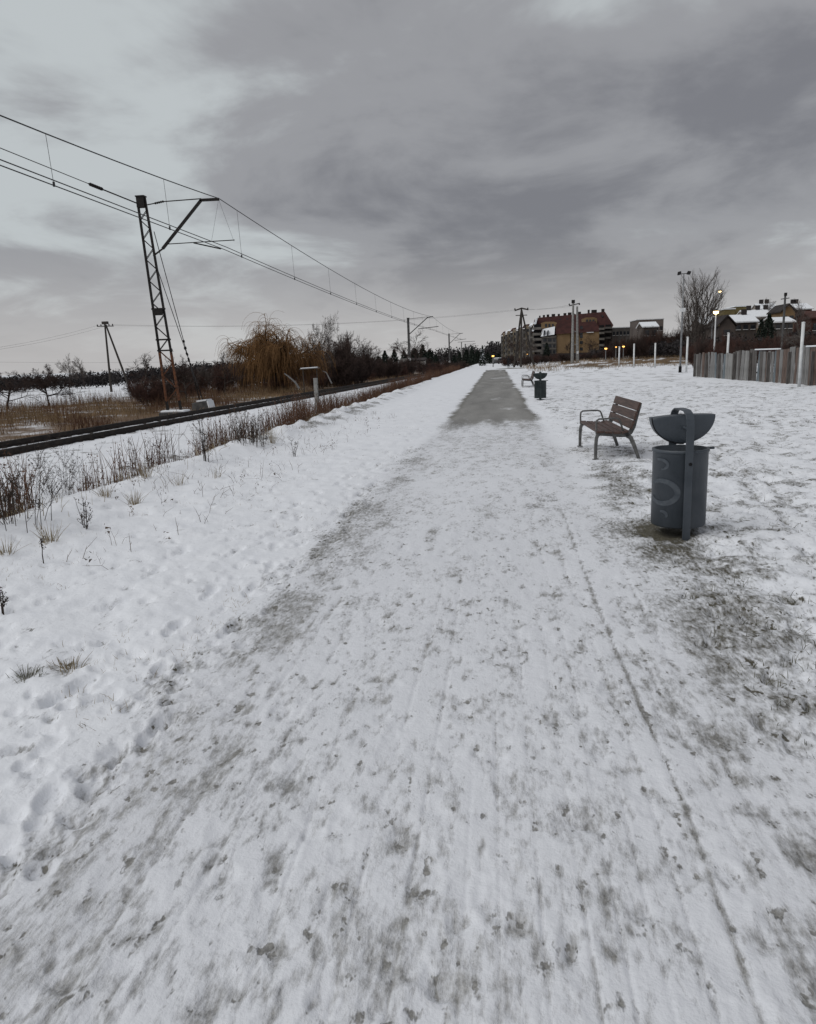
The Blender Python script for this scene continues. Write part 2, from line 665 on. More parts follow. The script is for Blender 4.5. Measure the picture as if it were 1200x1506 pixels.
def trail(pts, dz, db, jit=0.05, step=0.68):
    p = np.array(pts, float)
    seg = np.hypot(*(np.diff(p, axis=0).T))
    L = seg.sum()
    s = 0.0
    k = 0
    cum = np.concatenate([[0], np.cumsum(seg)])
    while s < L:
        i = min(np.searchsorted(cum, s, 'right') - 1, len(seg) - 1)
        t = (s - cum[i]) / seg[i]
        x, y = p[i] * (1 - t) + p[i + 1] * t
        a = math.atan2(p[i + 1][1] - p[i][1], p[i + 1][0] - p[i][0]) - math.pi / 2
        side = (-1) ** k * 0.09
        foot(x + side * math.cos(a) + RNG.normal(0, jit), y + side * math.sin(a) + RNG.normal(0, jit), a + RNG.normal(0, 0.15), dz * RNG.uniform(0.6, 1.2), db * RNG.uniform(0.2, 1.2))
        s += step * RNG.uniform(0.85, 1.15)
        k += 1


for k in range(170):               # footsteps on the path
    y = 1.1 * math.exp(RNG.uniform(0, math.log(18)))
    foot(RNG.uniform(-1.4, 1.0), y, RNG.normal(0, 0.2) + (math.pi if RNG.random() < .5 else 0), 0.006, RNG.uniform(0.03, 0.20))
for pts in ([(-1.9, 1.2), (-2.1, 3), (-1.9, 6), (-2.2, 9), (-1.8, 13), (-2.1, 20)], [(-2.6, 2.0), (-2.9, 4.2), (-2.4, 5.8), (-1.7, 7.5), (-1.5, 9.5)],
            [(-4.2, 3.6), (-3.0, 5.6), (-2.2, 8.0), (-1.7, 10)], [(-1.6, 1.5), (-1.75, 4), (-1.6, 7), (-1.7, 12)], [(-3.2, 2.2), (-2.3, 3.0), (-1.6, 4.0)]):
    trail(pts, 0.030, 0.34)
for k in range(34):                # trodden field on the right
    y0 = RNG.uniform(2, 40)
    x0 = RNG.uniform(1.3, 3 + y0 * 0.35)
    a = RNG.uniform(-0.9, 0.9) if RNG.random() < .7 else RNG.uniform(1.0, 2.1)
    L = RNG.uniform(4, 14)
    trail([(x0, y0), (x0 + L * .5 * math.sin(a) + RNG.normal(0, .4), y0 + L * .5 * math.cos(a)), (x0 + L * math.sin(a), y0 + L * math.cos(a))], 0.05, 0.5, 0.09)
for k in range(1000):
    y = 1.6 * math.exp(RNG.uniform(0, math.log(24)))
    x = RNG.uniform(1.15, 2.2 + y * 0.42)
    blob(x, y, RNG.uniform(.025, .08), RNG.uniform(.025, .08), RNG.uniform(0, 3), RNG.uniform(.010, .045), RNG.uniform(-.1, .75), k % 40, 0.008, 0.8)
for k in range(620):
    y = 1.8 * math.exp(RNG.uniform(0, math.log(14)))
    x = -1.5 - 3.5 * RNG.uniform(0, 1) ** 1.5
    blob(x, y, RNG.uniform(.025, .06), RNG.uniform(.025, .07), RNG.uniform(0, 3), RNG.uniform(.006, .032), RNG.uniform(-.15, .5), k % 40, 0.006, 0.6)
for k in range(1500):              # scuffs on the packed snow
    y = 1.15 * math.exp(RNG.uniform(0, math.log(15)))
    x = RNG.uniform(-1.45, 1.05)
    blob(x, y, RNG.uniform(.004, .016) * (1 + .10 * y), RNG.uniform(.012, .06) * (1 + .05 * y), RNG.normal(0, .25), .003, RNG.uniform(.1, .85) * (.45 + .55 * min(1, y / 4)), k % 40, 0.0, 0)
# patches one can point to: pixel, size across and along, how bare
for (u, v, lx, ly, b) in [(110, 1218, .06, .20, .8), (150, 1160, .05, .14, .5), (285, 1158, .07, .075, .75), (330, 1108, .06, .14, .6), (350, 1040, .05, .12, .4),
                          (315, 1293, .06, .06, .7), (525, 1312, .045, .035, .9), (585, 1372, .04, .05, .8), (592, 1228, .045, .09, .55), (430, 1140, .03, .14, .6), (410, 1400, .04, .03, .8),
                          (555, 998, .04, .05, .8), (95, 1415, .07, .09, .5), (90, 1445, .05, .03, .7), (140, 1130, .07, .06, .6), (240, 1245, .10, .12, .35), (170, 1330, .1, .1, .35),
                          (1085, 1012, .12, .13, .85), (1040, 985, .13, .12, .6), (1040, 1085, .16, .10, .6), (1125, 1190, .10, .06, .9), (1192, 1265, .05, .10, .9), (1050, 1150, .12, .06, .55),
                          (1150, 1370, .08, .06, .6), (940, 1340, .04, .045, .9), (925, 1130, .06, .035, .8), (850, 1045, .05, .07, .6), (1185, 1440, .05, .08, .8), (1120, 1385, .04, .05, .5),
                          (925, 962, .09, .10, .7), (905, 775, .22, .30, .55), (940, 782, .20, .20, .8), (980, 785, .20, .18, .95), (1000, 786, .14, .12, .9), (795, 745, .12, .10, .75), (820, 750, .1, .06, .5),
                          (765, 1360, .03, .04, .8), (836, 1372, .025, .06, .8), (840, 1400, .02, .04, .7), (870, 1210, .04, .04, .5), (655, 1110, .06, .03, .6), (700, 1105, .02, .06, .6),
                          (480, 1320, .02, .07, .5), (650, 1450, .03, .03, .6), (420, 955, .06, .06, .4), (850, 660, .22, .5, .75), (865, 645, .2, .4, .5), (900, 655, .22, .35, .6), (915, 665, .25, .2, .5),
                          (520, 745, .07, .45, .4), (490, 790, .06, .3, .35), (545, 718, .06, .5, .4), (600, 660, .06, .9, .4), (640, 1190, .05, .05, .3), (40, 1000, .05, .06, 1.0), (95, 985, .12, .10, .45),
                          (38, 1102, .06, .04, .8), (190, 1035, .06, .04, .55), (250, 1030, .05, .03, .7), (410, 775, .05, .05, .9), (860, 1210, .06, .05, .4), (1000, 1045, .14, .15, .4), (930, 900, .12, .22, .45)]:
    p = GZ(u, v, 0)
    blob(p[0], p[1], lx, ly, 0, 0.012, b, int(u), 0.0, 0.9)
# tyre lines along the path
tyre = np.zeros_like(GX)
for x0, a, y1, w, b in ((0.645, .012, 8.5, .011, .50), (0.115, .006, 5.2, .006, .25), (0.25, .01, 4.4, .006, .25), (0.43, .02, 3.4, .006, .25), (-0.12, .01, 3.2, .006, .2), (-0.02, .012, 4.0, .005, .2), (-.42, .02, 6, .007, .16), (-.70, .03, 5, .008, .16), (-.95, .02, 7, .008, .18), (-1.12, .03, 6, .010, .2), (.78, .015, 6, .008, .2), (.52, .02, 7, .006, .2), (.35, .02, 8, .006, .16), (.90, .02, 7, .009, .22), (-.28, .015, 6, .006, .16)):
    lx = x0 + a * np.sin(GY * 1.1 + x0 * 9) - 0.035 * smooth(2.6, 1.4, GY) * (x0 > .6)
    g = np.exp(-((GX - lx) / np.maximum(w, 0.0018 * RR[:, None])) ** 2) * smooth(y1, y1 - 1.5, GY) * (GY > 0)
    g = g * ((0.45 + 0.55 * smooth(0.35, 0.6, vnoise(GY * 2.2, GY * 0 + x0 * 7, 200))) if x0 != 0.645 else 1.0)
    GH -= 0.006 * g
    tyre = tyre + b * g
# wheel marks curving over the field on the right
for x0, b in ((2.75, .35), (3.0, .3)):
    lx = x0 + 0.9 * smooth(6, 13, GY) - 0.02 * GY
    g = np.exp(-((GX - lx) / 0.05) ** 2) * smooth(4.5, 6, GY) * smooth(15, 11, GY)
    GH -= 0.02 * g
    bare += b * g * smooth(.35, .6, vnoise(GY * 3, GX * 3, 77))
# bank edge weeds, track bed, far fields
fsd = (track_x(GY) - 0.75) - 1.6 - GX
bkd = -5.4 - GX
bare += 0.9 * np.exp(-((bkd - 0.35) / 0.45) ** 2) * smooth(0.42, 0.62, fbm(GX * 1.6, GY * 0.5, 181, 4) + 0.16 * smooth(18, 60, GY)) * (GY > 3)
bare += lump * 0.9 * smooth(0.47, 0.38, lf_)
bare += smooth(0.3, 2.2, bkd) * smooth(0.4, -.4, fsd) * 0.75 * smooth(0.60, 0.74, fbm(GX * 2.2, GY * 2.2, 191, 4, 0.6))
brown = smooth(0.0, 1.2, fsd) * smooth(26, 15, fsd + 6 * (fbm(GX * .1, GY * .1, 201, 3) - .5))
bare += brown * (0.52 + 1.6 * (fbm(GX * .8, GY * .8, 211, 4) - 0.38))
soil += brown[..., None] * (np.array([0.135, 0.088, 0.052]) - soil)
farf = smooth(16, 26, fsd)
bare += farf * 1.15 * (fbm(GX * .25, GY * .25, 221, 5, .6) - 0.34)
soil += farf[..., None] * (np.array([0.10, 0.095, 0.065]) - soil)
hillr = smooth(20, 40, GX) * smooth(60, 100, GY)
bare += 0.9 * hillr * (0.5 + fbm(GX * .1, GY * .1, 231, 3))
rough_edge = smooth(84, 100, GY + 10 * (fbm(GX * .08, GY * .08, 241, 3) - .5) - 0.2 * (GX - 14)) * smooth(5, 14, GX)
bare += 0.9 * rough_edge * smooth(0.36, 0.55, fbm(GX * .5, GY * .3, 251, 3))
soil += (rough_edge * 0.9)[..., None] * (np.array([0.13, 0.085, 0.05]) - soil)
bare += 0.55 * smooth(30, 60, RR)[:, None] * right * smooth(0.5, 0.7, fbm(GX * 1.6, GY * .6, 261, 4, .6))
# the lane the path runs into
lane = smooth(1.6, 0.6, np.abs(GY - 113 - 0.25 * GX)) * smooth(-0.5, 0.5, GX) * smooth(30, 26, GX)
bare += lane
free = np.maximum(np.maximum(inpath * sw, brown), np.maximum(np.maximum(farf, hillr), np.maximum(rough_edge, lane)))
soft = 0.57 * np.tanh(np.clip(bare, 0, 3) / 0.57) * (0.72 + 0.56 * fbm(GX * 13, GY * 9, 601, 3, .65))
bin_base = np.exp(-(((GX - 1.50) / .34) ** 2 + ((GY - 6.55) / .42) ** 2) * (0.6 + 0.9 * fbm(GX * 9, GY * 6, 611, 3)))
bare = np.clip(bare, 0, 1.2) * free + soft * (1 - free) + tyre * 0.75 + 0.4 * bin_base

GV = np.stack([GX, GY, GH], -1).reshape(-1, 3)
idx = np.arange(nr * nt_).reshape(nr, nt_)
nx = np.roll(idx, -1, axis=1)
Q = np.stack([idx[:-1], idx[1:], nx[1:], nx[:-1]], -1).reshape(-1, 4)
cx = GV[Q, 0].mean(1)
cy = GV[Q, 1].mean(1)
isp = (cx > -1.5) & (cx < 1.08) & (cy > -8) & (cy < 104)
cid = len(GV)
GV = np.vstack([GV, [[0, 0, float(GH[0].mean())]]])
fan = np.stack([np.full(nt_, cid), idx[0], np.roll(idx[0], -1)], -1)
A_bare = np.append(bare.ravel(), 0.3)
A_pack = np.append((inpath * (0.75 + 0.5 * (fbm(GX * 1.2, GY * 0.5, 501, 4) - 0.5)) * smooth(26, 20, GY) + 0.5 * vl + 0.5 * vr).clip(0, 1).ravel(), 0.8)
A_soil = np.vstack([soil.reshape(-1, 3), [[.14, .14, .13]]])


def sub(mask_faces, tri):
    used = np.unique(np.concatenate([mask_faces.ravel(), tri.ravel()])) if len(tri) else np.unique(mask_faces)
    mp = np.full(len(GV), -1, np.int64)
    mp[used] = np.arange(len(used))
    return used, mp[mask_faces], (mp[tri] if len(tri) else tri)


gm = bpy.data.materials.new('snow_over_ground')
gm.use_nodes = True
nt = gm.node_tree
bs = nt.nodes['Principled BSDF']


def gn(t, **k):
    n = nt.nodes.new(t)
    for a, b in k.items():
        setattr(n, a, b)
    return n


geo = gn('ShaderNodeNewGeometry')
ab = gn('ShaderNodeAttribute', attribute_name='bare')
asl = gn('ShaderNodeAttribute', attribute_name='soil')


def gnoise(scale, detail=4, rough=0.55, stretch=(1, 1, 1)):
    mp = gn('ShaderNodeMapping')
    mp.inputs['Scale'].default_value = stretch
    nt.links.new(geo.outputs['Position'], mp.inputs[0])
    n = gn('ShaderNodeTexNoise')
    n.inputs['Scale'].default_value = scale
    n.inputs['Detail'].default_value = detail
    n.inputs['Roughness'].default_value = rough
    nt.links.new(mp.outputs[0], n.inputs['Vector'])
    return n.outputs[0]


def gmath(op, a, b=None, clamp=False):
    n = gn('ShaderNodeMath', operation=op, use_clamp=clamp)
    for i, x in enumerate((a, b)):
        if x is None:
            continue
        if isinstance(x, (int, float)):
            n.inputs[i].default_value = x
        else:
            nt.links.new(x, n.inputs[i])
    return n.outputs[0]


nf1 = gnoise(38, 5, 0.68, (1, 0.36, 1))
nf2 = gnoise(7, 4, 0.6, (1, 0.6, 1))
nz = gmath('ADD', gmath('MULTIPLY', gmath('SUBTRACT', nf1, 0.5), 1.15), gmath('MULTIPLY', gmath('SUBTRACT', nf2, 0.5), 0.45))
spot = gn('ShaderNodeMapRange', interpolation_type='SMOOTHSTEP')
spot.inputs['From Min'].default_value = 0.60
spot.inputs['From Max'].default_value = 0.70
nt.links.new(gnoise(19, 3, 0.6, (1, 0.6, 1)), spot.inputs[0])
cov = gmath('ADD', gmath('ADD', ab.outputs['Fac'], nz), gmath('MULTIPLY', gmath('MULTIPLY', spot.outputs[0], 1.5), gmath('MINIMUM', ab.outputs['Fac'], 0.35)))
mr = gn('ShaderNodeMapRange', interpolation_type='SMOOTHSTEP')
mr.inputs['From Min'].default_value = 0.16
mr.inputs['From Max'].default_value = 0.78
nt.links.new(cov, mr.inputs[0])
scol = gn('ShaderNodeMix', data_type='RGBA')
nt.links.new(gnoise(2.2, 5, 0.6), scol.inputs['Factor'])
scol.inputs['A'].default_value = (0.74, 0.765, 0.81, 1)
scol.inputs['B'].default_value = (0.86, 0.88, 0.91, 1)
sv = gn('ShaderNodeMix', data_type='RGBA', blend_type='MULTIPLY')
sv.inputs['Factor'].default_value = 1.0
gv = gn('ShaderNodeMapRange')
gv.inputs['From Min'].default_value = 0.3
gv.inputs['From Max'].default_value = 0.7
gv.inputs['To Min'].default_value = 0.55
gv.inputs['To Max'].default_value = 1.45
nt.links.new(gnoise(55, 4, 0.7), gv.inputs[0])
nt.links.new(asl.outputs['Color'], sv.inputs['A'])
nt.links.new(gv.outputs[0], sv.inputs['B'])
cm_ = gn('ShaderNodeMix', data_type='RGBA')
nt.links.new(mr.outputs[0], cm_.inputs['Factor'])
pk = gn('ShaderNodeMix', data_type='RGBA')
nt.links.new(asl.outputs['Alpha'], pk.inputs['Factor'])
nt.links.new(scol.outputs['Result'], pk.inputs['A'])
pk.inputs['B'].default_value = (0.70, 0.718, 0.755, 1)
nt.links.new(pk.outputs['Result'], cm_.inputs['A'])
nt.links.new(sv.outputs['Result'], cm_.inputs['B'])
nt.links.new(cm_.outputs['Result'], bs.inputs['Base Color'])
bs.inputs['Roughness'].default_value = 0.75
bs.inputs['Specular IOR Level'].default_value = 0.2
bp = gn('ShaderNodeBump')
bp.inputs['Strength'].default_value = 0.6
bp.inputs['Distance'].default_value = 0.02
hgt = gmath('SUBTRACT', gmath('ADD', gmath('MULTIPLY', gnoise(26, 5, 0.6), 0.6), gmath('MULTIPLY', gnoise(95, 3, 0.6), 0.14)), gmath('MULTIPLY', mr.outputs[0], 0.35))
nt.links.new(hgt, bp.inputs['Height'])
nt.links.new(bp.outputs[0], bs.inputs['Normal'])

for nm, msk, tri in (('ground', ~isp, np.zeros((0, 3), int)), ('path', isp, fan)):
    used, f4, f3 = sub(Q[msk], tri)
    me = mesh_np(nm, GV[used], [f4, f3] if len(tri) else f4)
    for p_ in ('use_smooth',):
        me.polygons.foreach_set(p_, np.ones(len(me.polygons), bool))
    a = me.attributes.new('bare', 'FLOAT', 'POINT')
    a.data.foreach_set('value', A_bare[used].astype(np.float32))
    a = me.attributes.new('soil', 'FLOAT_COLOR', 'POINT')
    a.data.foreach_set('color', np.hstack([A_soil[used], A_pack[used][:, None]]).astype(np.float32).ravel())
    o = link(nm, me, None, gm)
    o['kind'] = 'structure'
    o['label'] = {'ground': 'snow-dusted verges and fields on both sides of the path', 'path': 'straight walking path, snowy nearby and bare grey further on'}[nm]

# ------------------------------------------------------------------ railway
trk = thing('railway_track', 'single railway track with two dark rails lying in snow', 'railway track')
Y0, Y1 = -20.0, 330.0
rail_prof = [(-.07, 0), (.07, 0), (.07, .012), (.012, .03), (.012, .125), (.036, .135), (.036, .172), (-.036, .172), (-.036, .135), (-.012, .125), (-.012, .03), (-.07, .012)]
for off in (0.0, -1.51):
    mb = MB()
    ys = np.concatenate([np.arange(Y0, 60, 10), np.arange(60, Y1 + 1, 30)])
    n = len(rail_prof)
    V, Fc = [], []
    for y in ys:
        x, z = float(track_x(y)) + off, float(track_z(y))
        V += [(x + a, y, z + b) for a, b in rail_prof]
    for i in range(len(ys) - 1):
        for k in range(n):
            k2 = (k + 1) % n
            Fc.append((i * n + k, i * n + k2, (i + 1) * n + k2, (i + 1) * n + k))
    mb.add(V, Fc)
    mb.build('rail', M_RAIL, trk)
sl_me = MB().box((0, 0, 0), (2.5, 0.24, 0.14)).box((.755, 0, .10), (.30, .16, .06)).box((-.755, 0, .10), (.30, .16, .06)).mesh('sleeper')
sl_me.materials.append(M_SLEEP)
yy = 6.0
while yy < 110:
    s = link('sleeper', sl_me, trk)
    s.location = (float(track_x(yy)) - .755, yy, float(track_z(yy)) - 0.105 + rnd.uniform(-.012, .008))
    s.rotation_euler = (0, 0, -TR_S + rnd.uniform(-.02, .02))
    yy += 0.62


def arm_set(root, mt, arm_m, x0, ztop, zlow, reach):
    """cantilever on the track side: strut, top bar, tie and the registration arm"""
    MB().bar((x0, 0, zlow), (x0 + .35, 0, zlow + .28), .05, .05).build('strut_insulator', M_STEEL, root)
    ca = MB()
    ca.bar((x0 + .35, 0, zlow + .28), (x0 + reach * .74, 0, ztop - .02), .09, .09)
    ca.bar((x0 + reach * .70, 0, ztop), (x0 + reach, 0, ztop + .03), .10, .09)
    c = ca.build('cantilever_arm', arm_m, root)
    MB().tube([(x0 - .05, 0, ztop - .28), (x0 + .35, 0, ztop - .22), (x0 + reach * .74, 0, ztop)], .018, 5).build('tie_rod', arm_m, root)
    ins = MB()
    for k in range(4):
        ins.lathe([(.0, -.02), (.05, -.02), (.05, .02), (0, .02)], 8, (x0 + .22 + k * .07, 0, ztop - .245 + k * .012))
    ins.build('insulator', arm_m, root)
    return c


# lattice mast nearest
Ym1 = 34.2
Tm = WY(207, 290, Ym1)
bx = float(track_x(Ym1)) - 1.51 - 1.95
bz = tz(bx, Ym1)
mast = thing('lattice_mast', 'rusty steel lattice mast with cantilever arm beside the track, nearest of the masts', 'railway mast', (bx, Ym1, bz))
Hm = Tm[2] - bz
lean = (Tm[0] - bx) / Hm


def mp_(t, sx, sy):
    """point on the mast at height t: it leans and tapers"""
    wx = .33 - .15 * t / Hm
    wy = .05
    return (lean * t + sx * wx, sy * wy, t)


split = 3.0
for sx in (-1, 1):
    lg = MB().bar(mp_(split, sx, 0), mp_(Hm, sx, 0), .085, .10, (0, 1, 0)).build('leg', M_STEEL, mast)
    MB().bar(mp_(.25, sx, 0), mp_(split, sx, 0), .089, .104, (0, 1, 0)).build('rusty_foot', M_RUST, lg)
    MB().bar(mp_(0.1, sx, 0), mp_(.75, sx, 0), .10, .115, (0, 1, 0)).build('leg_shoe', M_STEEL, lg)
t = .7
k = 0
while t < Hm - .6:
    st = .62 - .014 * k
    s_ = 1 if k % 2 else -1
    m_ = M_RUST if t < split - .3 else M_STEEL
    for sy in (-1, 1):
        MB().bar(mp_(t, s_, sy), mp_(t + st, -s_, sy), .035, .02).build('brace', m_, mast)
    t += st
    k += 1
for t in (3.1, 3.6, 5.0):
    mb = MB()
    for sy in (-1, 1):
        mb.bar(mp_(t, -1.25, sy), mp_(t, 1.25, sy), .05, .07)
    mb.build('cross_bar', M_STEEL, mast)
MB().box((lean * 4.85, -.14, 4.85), (.5, .015, .30)).build('plate', M_STEEL, mast)
MB().box((lean * Hm, 0, Hm - .22), (.36, .26, .45)).box((lean * Hm, 0, Hm + .03), (.42, .32, .05)).build('mast_head', M_STEEL, mast)
ft = MB().box((.0, 0, -.05), (1.25, 1.0, .55), .06)
fo = ft.build('concrete_footing', M_DCONC, mast, bevel=.05)
MB().box((.03, 0, .255), (1.15, .9, .10), .06).build('snow_cap', M_SNOW, fo, bevel=.04)
# cantilever
Pa = WY(322, 293, Ym1)
Pj = WY(231, 376, Ym1)
Pr = WY(345, 353, Ym1)
arm_root = mast
ztop, zlow, reach = Pa[2] - bz, Pj[2] - bz, Pa[0] - bx
x0 = lean * zlow + .28
MB().bar((x0 - .12, 0, zlow), (x0 + .38, 0, zlow + .30), .06, .06).build('strut_insulator', M_STEEL, mast)
Pk = WY(296, 294, Ym1)
kx, kz = Pk[0] - bx, Pk[2] - bz
MB().bar((x0 + .36, 0, zlow + .29), (kx, 0, kz), .11, .11).bar((kx - .05, 0, kz - .01), (reach, 0, ztop), .11, .11).build('cantilever_arm', M_STEEL, mast)
zt = Hm - .35
MB().tube([(lean * zt + .2, 0, zt), (lean * zt + 1.0, 0, zt + .10), (kx, 0, kz + .05)], .026, 5).build('tie_rod', M_STEEL, mast)
ins = MB()
for k in range(5):
    ins.tube([(lean * zt + .62 + k * .09, 0, zt + .05 + k * .013), (lean * zt + .67 + k * .09, 0, zt + .057 + k * .013)], .05, 8)
ins.build('insulator', M_STEEL, mast)
rx0 = kx * .0 + x0 + .62
Pq = WY(246, 359, Ym1)
rg_ = MB().tube([(Pq[0] - bx, 0, Pq[2] - bz), (Pr[0] - bx, 0, Pr[2] - bz)], .022, 5)
rg_.build('registration_arm', M_STEEL, mast)
Pc0, Pc1 = WY(284, 357, Ym1), WY(325, 366, Ym1 + .2)
MB().tube([(Pc0[0] - bx, .05, Pc0[2] - bz), (Pc1[0] - bx, .2, Pc1[2] - bz)], .03, 5).build('steady_arm', M_STEEL, mast)
for uu in (311, 344):
    q = WY(uu, 355, Ym1)
    MB().tube([(reach - .02, 0, ztop), (q[0] - bx, 0, q[2] - bz)], .006, 3).build('hanger_wire', M_WIRE, mast)
# guys to the anchor block
An = ground_px(298, 604)
An = (An[0], 38.2, tz(An[0], 38.2))
An_x = WY(298, 600, 38.2)[0]
An = (An_x, 38.2, tz(An_x, 38.2))
ga = thing('guy_anchor', 'snow-capped dark concrete anchor block beside the lattice mast', 'anchor block', An)
MB().prism([(-.5, -.2), (.5, -.2), (.42, .55), (-.42, .48)], -.4, .4, 'y').build('block', M_DCONC, ga, bevel=.05)
MB().prism([(-.15, .52), (.46, .57), (.58, .05), (.52, .03), (.38, .64), (-.15, .60)], -.40, .40, 'y').build('snow_cap', M_SNOW, ga)
for i, (uu, vv, ux) in enumerate(((225, 340, -.22), (229, 392, -.02))):
    p = WY(uu, vv, Ym1)
    a = Vector((p[0] - bx, .1, p[2] - bz))
    b = Vector((An[0] + ux * .9 - bx + .1, An[1] - Ym1, An[2] + .45 - bz))
    g = MB().tube([a, b], .020, 4).build('guy_wire', M_WIRE, mast)
    gi = MB()
    for s_ in (.60, .64, .68, .72):
        c = a.lerp(b, s_ - i * .04)
        d = a.lerp(b, s_ + .012 - i * .04)
        gi.tube([c, d], .055, 6)
    gi.build('insulator', M_WHITE if False else M_STEEL, g)
    MB().tube([a.lerp(b, .86), b], .03, 4).build('anchor_rod', M_STEEL, g)

# concrete masts further on
cmast = {}
mast_pts = [(1, bx, Ym1)]
for i, (uu, vt) in enumerate(((602, 468), (661, 491), (679, 503), (684.5, 506), (690, 509))):
    # along the mast row: the column's direction meets the row
    r = ray(uu, 525)
    q = r[0] / r[1]
    y = (bx - TR_S * Ym1) / (q - TR_S)
    x = bx + TR_S * (y - Ym1)
    z = tz(x, y)
    top = WY(uu, vt, y)[2]
    h = top - z
    lab = ['concrete railway mast with round white plate, next along the track after the lattice mast',
           'slim railway mast standing third along the track behind the brown weeds',
           'far railway mast with long flat bracket, fourth along the track',
           'very distant thin railway mast, fifth along the track',
           'farthest visible railway mast near the dark conifers'][i]
    r_ = thing('railway_mast', lab, 'railway mast', (x, y, z), 0, 'masts along the railway')
    MB().prism([(-.17, -.14), (.17, -.14), (.17, .14), (-.17, .14)], 0, h, 'z').build('post', M_DCONC if i < 1 else M_CONC if i == 2 else M_DCONC, r_)
    MB().box((0, 0, h + .03), (.44, .38, .07)).build('cap', M_STEEL, r_)
    sc_ = y / FPX
    if i == 0:
        re, kxx, zl = 36 * sc_, 28 * sc_, h - 22 * sc_
        zt_, kz_ = h + 1.0 * sc_, h
    else:
        re, kxx, zl = 3.6, 2.8, h - 2.4
        zt_, kz_ = h + .05, h - .05
    if i == 2:
        MB().bar((-1.2, 0, h), (4.3, 0, h + .1), .12, .12).build('cantilever_arm', M_DCONC, r_)
    else:
        MB().bar((.15, 0, zl), (kxx, 0, kz_), .13, .13).bar((kxx - .05, 0, kz_), (re, 0, zt_), .13, .13).build('cantilever_arm', M_DCONC, r_)
        MB().tube([(.1, 0, h - .1), (kxx, 0, kz_ + .1)], .03, 4).build('tie_rod', M_STEEL, r_)
        MB().tube([(kxx * .5, 0, zl + (kz_ - zl) * .3), (re + .8, 0, zl + .5 + (kz_ - zl) * .2)], .05, 4).build('registration_arm', M_STEEL, r_)
    pl = MB().lathe([(0, -.03), (.26, -.03), (.26, .03), (0, .03)], 16)
    p_ = pl.build('round_plate', M_WHITE, r_)
    p_.rotation_euler = (math.pi / 2, 0, 0)
    p_.location = (.02, -.19, 2.0 if i else h - 60 * sc_ + .25)
    mast_pts.append((i + 2, x, y))
    cmast[i] = (x, y, z, h, re)


# overhead line, span by span
def span(a, b, sag, n=24):
    a, b = np.array(a, float), np.array(b, float)
    t = np.linspace(0, 1, n)[:, None]
    p = a + (b - a) * t
    p[:, 2] -= 4 * sag * (t * (1 - t))[:, 0]
    return p


mes1 = np.array(Pa) + [0.0, 0, .03]
con1 = WY(330, 367, Ym1)
c0 = cmast[0]
mes2 = np.array([c0[0] + c0[4] - .1, c0[1], c0[2] + c0[3] + .1])
con2 = mes2 + [.1, 0, -(mes1[2] - con1[2]) * .95]
c1 = cmast[1]
mes3 = np.array([c1[0] + 3.4, c1[1], c1[2] + c1[3]])
con3 = mes3 + [0, 0, -1.6]
mes0 = np.array([mes1[0] - TR_S * 72, Ym1 - 72, mes1[2] + .1])
con0 = np.array([con1[0] - TR_S * 72, Ym1 - 72, con1[2] + .1])


def fit_sag(a, b, u, v):
    """sag that brings the wire through pixel u,v"""
    best = None
    for s_ in np.linspace(0, 3.0, 121):
        P = span(a, b, s_, 200)
        P = P[P[:, 1] > 2]
        e_ = min(abs(proj(p)[1] - v) + abs(proj(p)[0] - u) for p in P)
        if best is None or e_ < best[0]:
            best = (e_, s_)
    return best[1]


def overhead(label, m_a, m_b, c_a, c_b, sm, scn, nd):
    r_ = thing('overhead_line', label, 'overhead wire', (m_a + m_b) / 2 * [1, 1, 0], 0, 'overhead line above the railway')
    base = (m_a + m_b) / 2 * [1, 1, 0]
    Pm = span(m_a, m_b, sm, 40)
    Pc = span(c_a, c_b, scn, 40)
    for nm_, P, rr in (('messenger_wire', Pm, .020), ('contact_wire', Pc, .017), ('contact_wire', Pc + [.10, 0, .10], .017)):
        V, F_ = tubes_np((P - base)[None], np.full((1, len(P)), rr), 5)
        link(nm_, mesh_np(nm_, V, F_), r_, M_WIRE)
    for k in range(nd):
        t_ = (k + .5) / nd
        i_ = int(t_ * 39)
        V, F_ = tubes_np((np.array([Pm[i_], Pc[i_]]) - base)[None], np.full((1, 2), .008), 3)
        d_ = link('dropper', mesh_np('dropper', V, F_), r_, M_WIRE)
        V, F_ = tubes_np((np.array([Pc[i_] + [0, 0, -.03], Pc[i_] + [0, 0, .10]]) - base)[None], np.full((1, 2), .035), 5)
        link('clamp', mesh_np('clamp', V, F_), d_, M_WIRE)


overhead('overhead wires of the span running towards the viewer from the lattice mast', mes0, mes1, con0, con1, fit_sag(mes0, mes1, 100, 208), fit_sag(con0, con1, 100, 280), 9)
overhead('overhead wires of the span between the lattice mast and the concrete mast', mes1, mes2, con1, con2, .9, .35, 10)
overhead('overhead wires of the far span beyond the concrete mast', mes2, mes3, con2, con3, .6, .1, 6)
# feeder anchored at the lattice mast head
fa = np.array([bx + lean * Hm - .2, Ym1, bz + Hm - .25])
fb = np.array([fa[0] - TR_S * 72, Ym1 - 72, fa[2] + .0])
fd = thing('feeder_wire', 'single wire strung from the lattice mast head to the left frame edge', 'wire', tuple(fa))
P = span(fa, fb, fit_sag(fa, fb, 100, 258), 40) - fa
V, F_ = tubes_np(P[None], np.full((1, len(P)), .016), 5)
link('wire', mesh_np('wire', V, F_), fd, M_WIRE)
dirv = P[1] / np.linalg.norm(P[1])
ins = MB()
ins.tube([(0, 0, 0), tuple(dirv * 4.0)], .03, 5)
for k in range(6):
    ins.tube([tuple(dirv * (3.0 + .16 * k)), tuple(dirv * (3.08 + .16 * k))], .07, 7)
ins.build('insulator', M_STEEL, fd)

